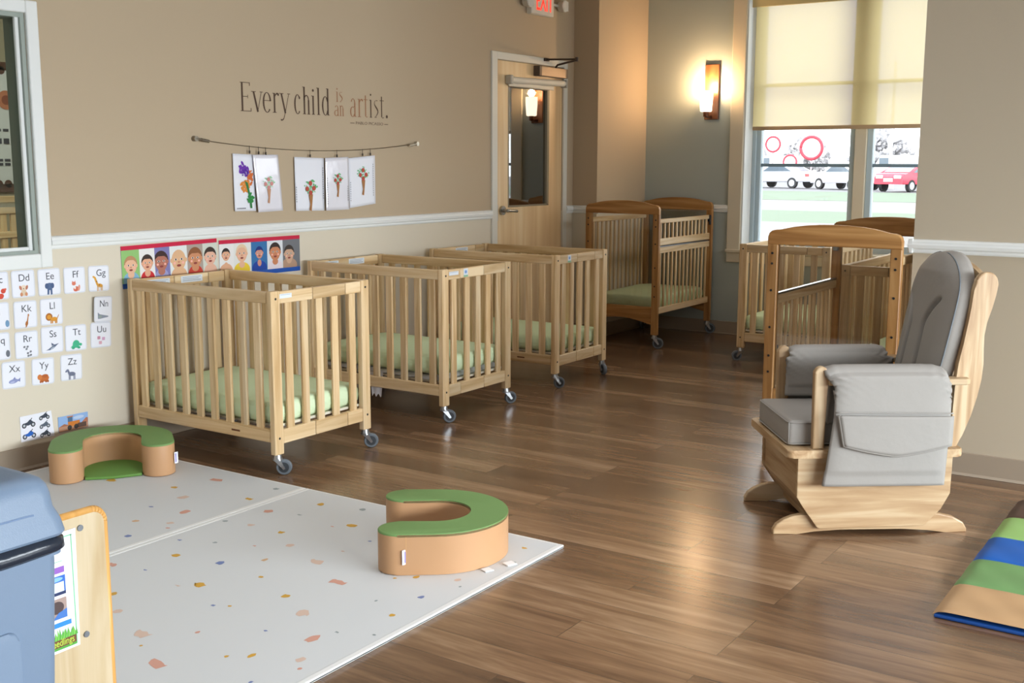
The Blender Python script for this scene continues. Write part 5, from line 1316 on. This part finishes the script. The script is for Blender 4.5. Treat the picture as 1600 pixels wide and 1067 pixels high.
# ------------------------------------------------------------------ outdoors
GZ = -0.15
def band(name, xa, xb, m, z):
    o = MB().box((xa, -60, z-0.05), (xb, 140, z)).build(name, m); o['kind'] = 'structure'; return o
GRASS = plain('#616f5d', 0.9, bump=0.3, bscale=3, name='grass')
band('ground_pavement', GX+0.26, 29, plain('#7a7877', 0.8), GZ)
o = band('lawn', 29, 36.2, GRASS, GZ)
band('road', 36.2, 46.5, plain('#757272', 0.8), GZ-0.01)
o = band('verge', 46.5, 61, GRASS, GZ)
band('parking_lot', 61, 200, plain('#6c6b6e', 0.8), GZ-0.01)
def car(x, y, rz, body, label, van=False, scale=1.0, group='cars in the parking lot outside'):
    t = thing('van' if van else 'car', (x, y, GZ), label, 'van' if van else 'car', rotz=rz, group=group)
    bm_ = plain(body, 0.3, spec=0.6)
    L_ = 2.2*scale; Wd = 0.9*scale
    if van: prof = [(-L_, 0.45), (-L_, 2.1), (-L_*0.9, 2.25), (L_*0.5, 2.25), (L_*0.72, 1.3), (L_*0.98, 1.1), (L_, 0.45)]
    else: prof = [(-L_, 0.42), (-L_*1.0, 0.80), (-L_*0.93, 0.98), (-L_*0.66, 1.02), (-L_*0.36, 1.38), (L_*0.16, 1.40), (L_*0.46, 1.0), (L_*0.92, 0.86), (L_, 0.6), (L_*0.98, 0.35)]
    MB().prism([(a, c*scale) for a, c in prof], 'y', -Wd, Wd, 0.06, 3).build('body', bm_, t, smooth='auto')
    gl_ = plain('#5b6873', 0.15, spec=0.8)
    if van: MB().box((L_*0.1, -Wd-0.01, 1.35), (L_*0.55, Wd+0.01, 1.95), 0.02).build('window', gl_, t)
    else:
        MB().prism([(-L_*0.58, 1.04*scale), (-L_*0.33, 1.33*scale), (L_*0.14, 1.34*scale), (L_*0.38, 1.02*scale)], 'y', -Wd-0.01, Wd+0.01).build('window', gl_, t)
        MB().prism([(-L_*0.645, 1.06*scale), (-L_*0.37, 1.385*scale), (-L_*0.35, 1.385*scale), (-L_*0.60, 1.02*scale)], 'y', -Wd*0.85, Wd*0.85).build('rear_window', gl_, t)
    for sx in (-0.62, 0.62):
        for sy in (-1, 1):
            b = MB(); b.mat(plain('#2c2c2e', 0.7)).cyl((sx*L_, sy*(Wd-0.18), 0.33), (sx*L_, sy*(Wd+0.02), 0.33), 0.33, seg=22); b.mat(plain('#c9cbd0', 0.4)).cyl((sx*L_, sy*(Wd+0.02), 0.33), (sx*L_, sy*(Wd+0.03), 0.33), 0.20, seg=18)
            b.build('wheel', None, t, smooth='auto')
    for sy in (-1, 1):
        MB().box((-L_-0.02, sy*Wd*0.62-0.22, 0.72), (-L_+0.03, sy*Wd*0.62+0.22, 0.90), 0.02).build('tail_light', plain('#e04a4a', 0.3) if body != '#d23c50' else plain('#f0d8d8', 0.3), t)
    MB().box((-L_-0.03, -0.28, 0.55), (-L_+0.03, 0.28, 0.74), 0.01).build('number_plate', plain('#eceaf0', 0.4), t)
    return t
car(64.2, 16.6, math.radians(-18), '#d23c50', 'red car parked outside, seen in the right half of the window')
car(66.5, 20.9, math.radians(60), '#e4e4ea', 'white car parked outside, half hidden by the window mullion')
car(65.0, 29.6, math.radians(20), '#d8d8de', 'silver car parked outside at the left edge of the window')
car(68.5, 25.6, math.radians(75), '#c9ccd4', 'pale grey car in the middle of the left window half')
car(92, 35.0, math.radians(90), '#ecebf0', 'white van parked far out on the left side of the window', van=True, scale=0.95, group='vans in the parking lot outside')
car(92, 25.0, math.radians(90), '#f0eef0', 'white van parked far out beside the light pole', van=True, scale=0.95, group='vans in the parking lot outside')
PO = thing('light_pole', (70, 19.4, GZ), 'white light pole standing in the parking lot outside', 'light pole')
MB().cyl((0, 0, 0), (0, 0, 7.5), 0.11, 0.07).build('shaft', plain('#e3e4e8', 0.5), PO, smooth='auto')
MB().cyl((0, 0, 0), (0, 0, 0.7), 0.28).build('base', plain('#d9d9dc', 0.6), PO, smooth='auto')
# round red and white signs over the lot
for i, (y, z, r) in enumerate(((27.6, 2.75, 0.55), (25.0, 2.5, 0.8), (26.4, 1.6, 0.5))):
    t = thing('round_sign', (72, y, GZ), ('red rimmed round sign at the left of the parking lot', 'largest red rimmed round sign in the parking lot', 'lowest red rimmed round sign in the parking lot')[i], 'sign', group='round signs in the parking lot')
    b = MB(); b.mat(plain('#f3f0f2', 0.5)).cyl((0, 0, z), (-0.06, 0, z), r, seg=32); b.build('disc', None, t, smooth='auto')
    b = MB(); b.tube([(-0.05, r*0.88*math.cos(2*PI*k/32), z+r*0.88*math.sin(2*PI*k/32)) for k in range(33)], r*0.13, 8); b.build('rim', plain('#c8404f', 0.5), t, smooth=True)
    MB().cyl((0.03, 0, 0), (0.03, 0, z), 0.05).build('pole', plain('#b9a9ad', 0.5), t)
# trees along the far side
def tree(x, y, h, seed, label):
    r2 = random.Random(seed)
    t = thing('bare_tree', (x, y, GZ), label, 'tree', group='hazy trees beyond the parking lot')
    MB().cyl((0, 0, 0), (0, 0, h*0.5), 0.22, 0.12, seg=10).build('trunk', plain('#a09890', 0.9), t)
    b = MB()
    for k in range(170):
        a = r2.uniform(0, 6.28); zf = r2.uniform(0, 1); env = math.sin(PI*(0.18+0.82*zf))**0.7
        rr = math.sqrt(r2.random())*h*0.55*env; zz = h*0.22+zf*h*0.78; sz = h*0.065*r2.uniform(0.5, 1.5)
        q = bmesh.ops.create_icosphere(b.bm, subdivisions=1, radius=sz, matrix=Matrix.Translation((rr*math.cos(a), rr*math.sin(a), zz)))
        for v in q['verts']: v.co += Vector((r2.uniform(-1, 1), r2.uniform(-1, 1), r2.uniform(-1, 1)))*sz*0.5
    b.build('crown', plain('#b3b1b3', 0.95), t)  # distance haze put into the pale grey crown colour
TL = ['far left in the window', 'left of the round signs', 'behind the round signs', 'just left of the mullion', 'just right of the mullion', 'behind the light pole', 'over the red car', 'at the right end']
for i, (y, h) in enumerate(((49, 4.6), (45, 4.0), (41, 3.6), (37, 5.0), (33, 4.4), (28.5, 5.2), (23, 5.6), (17, 6))):
    tree(118+(i % 2)*9, y, h*1.08, 40+i, 'hazy grey tree beyond the parking lot, ' + TL[i])
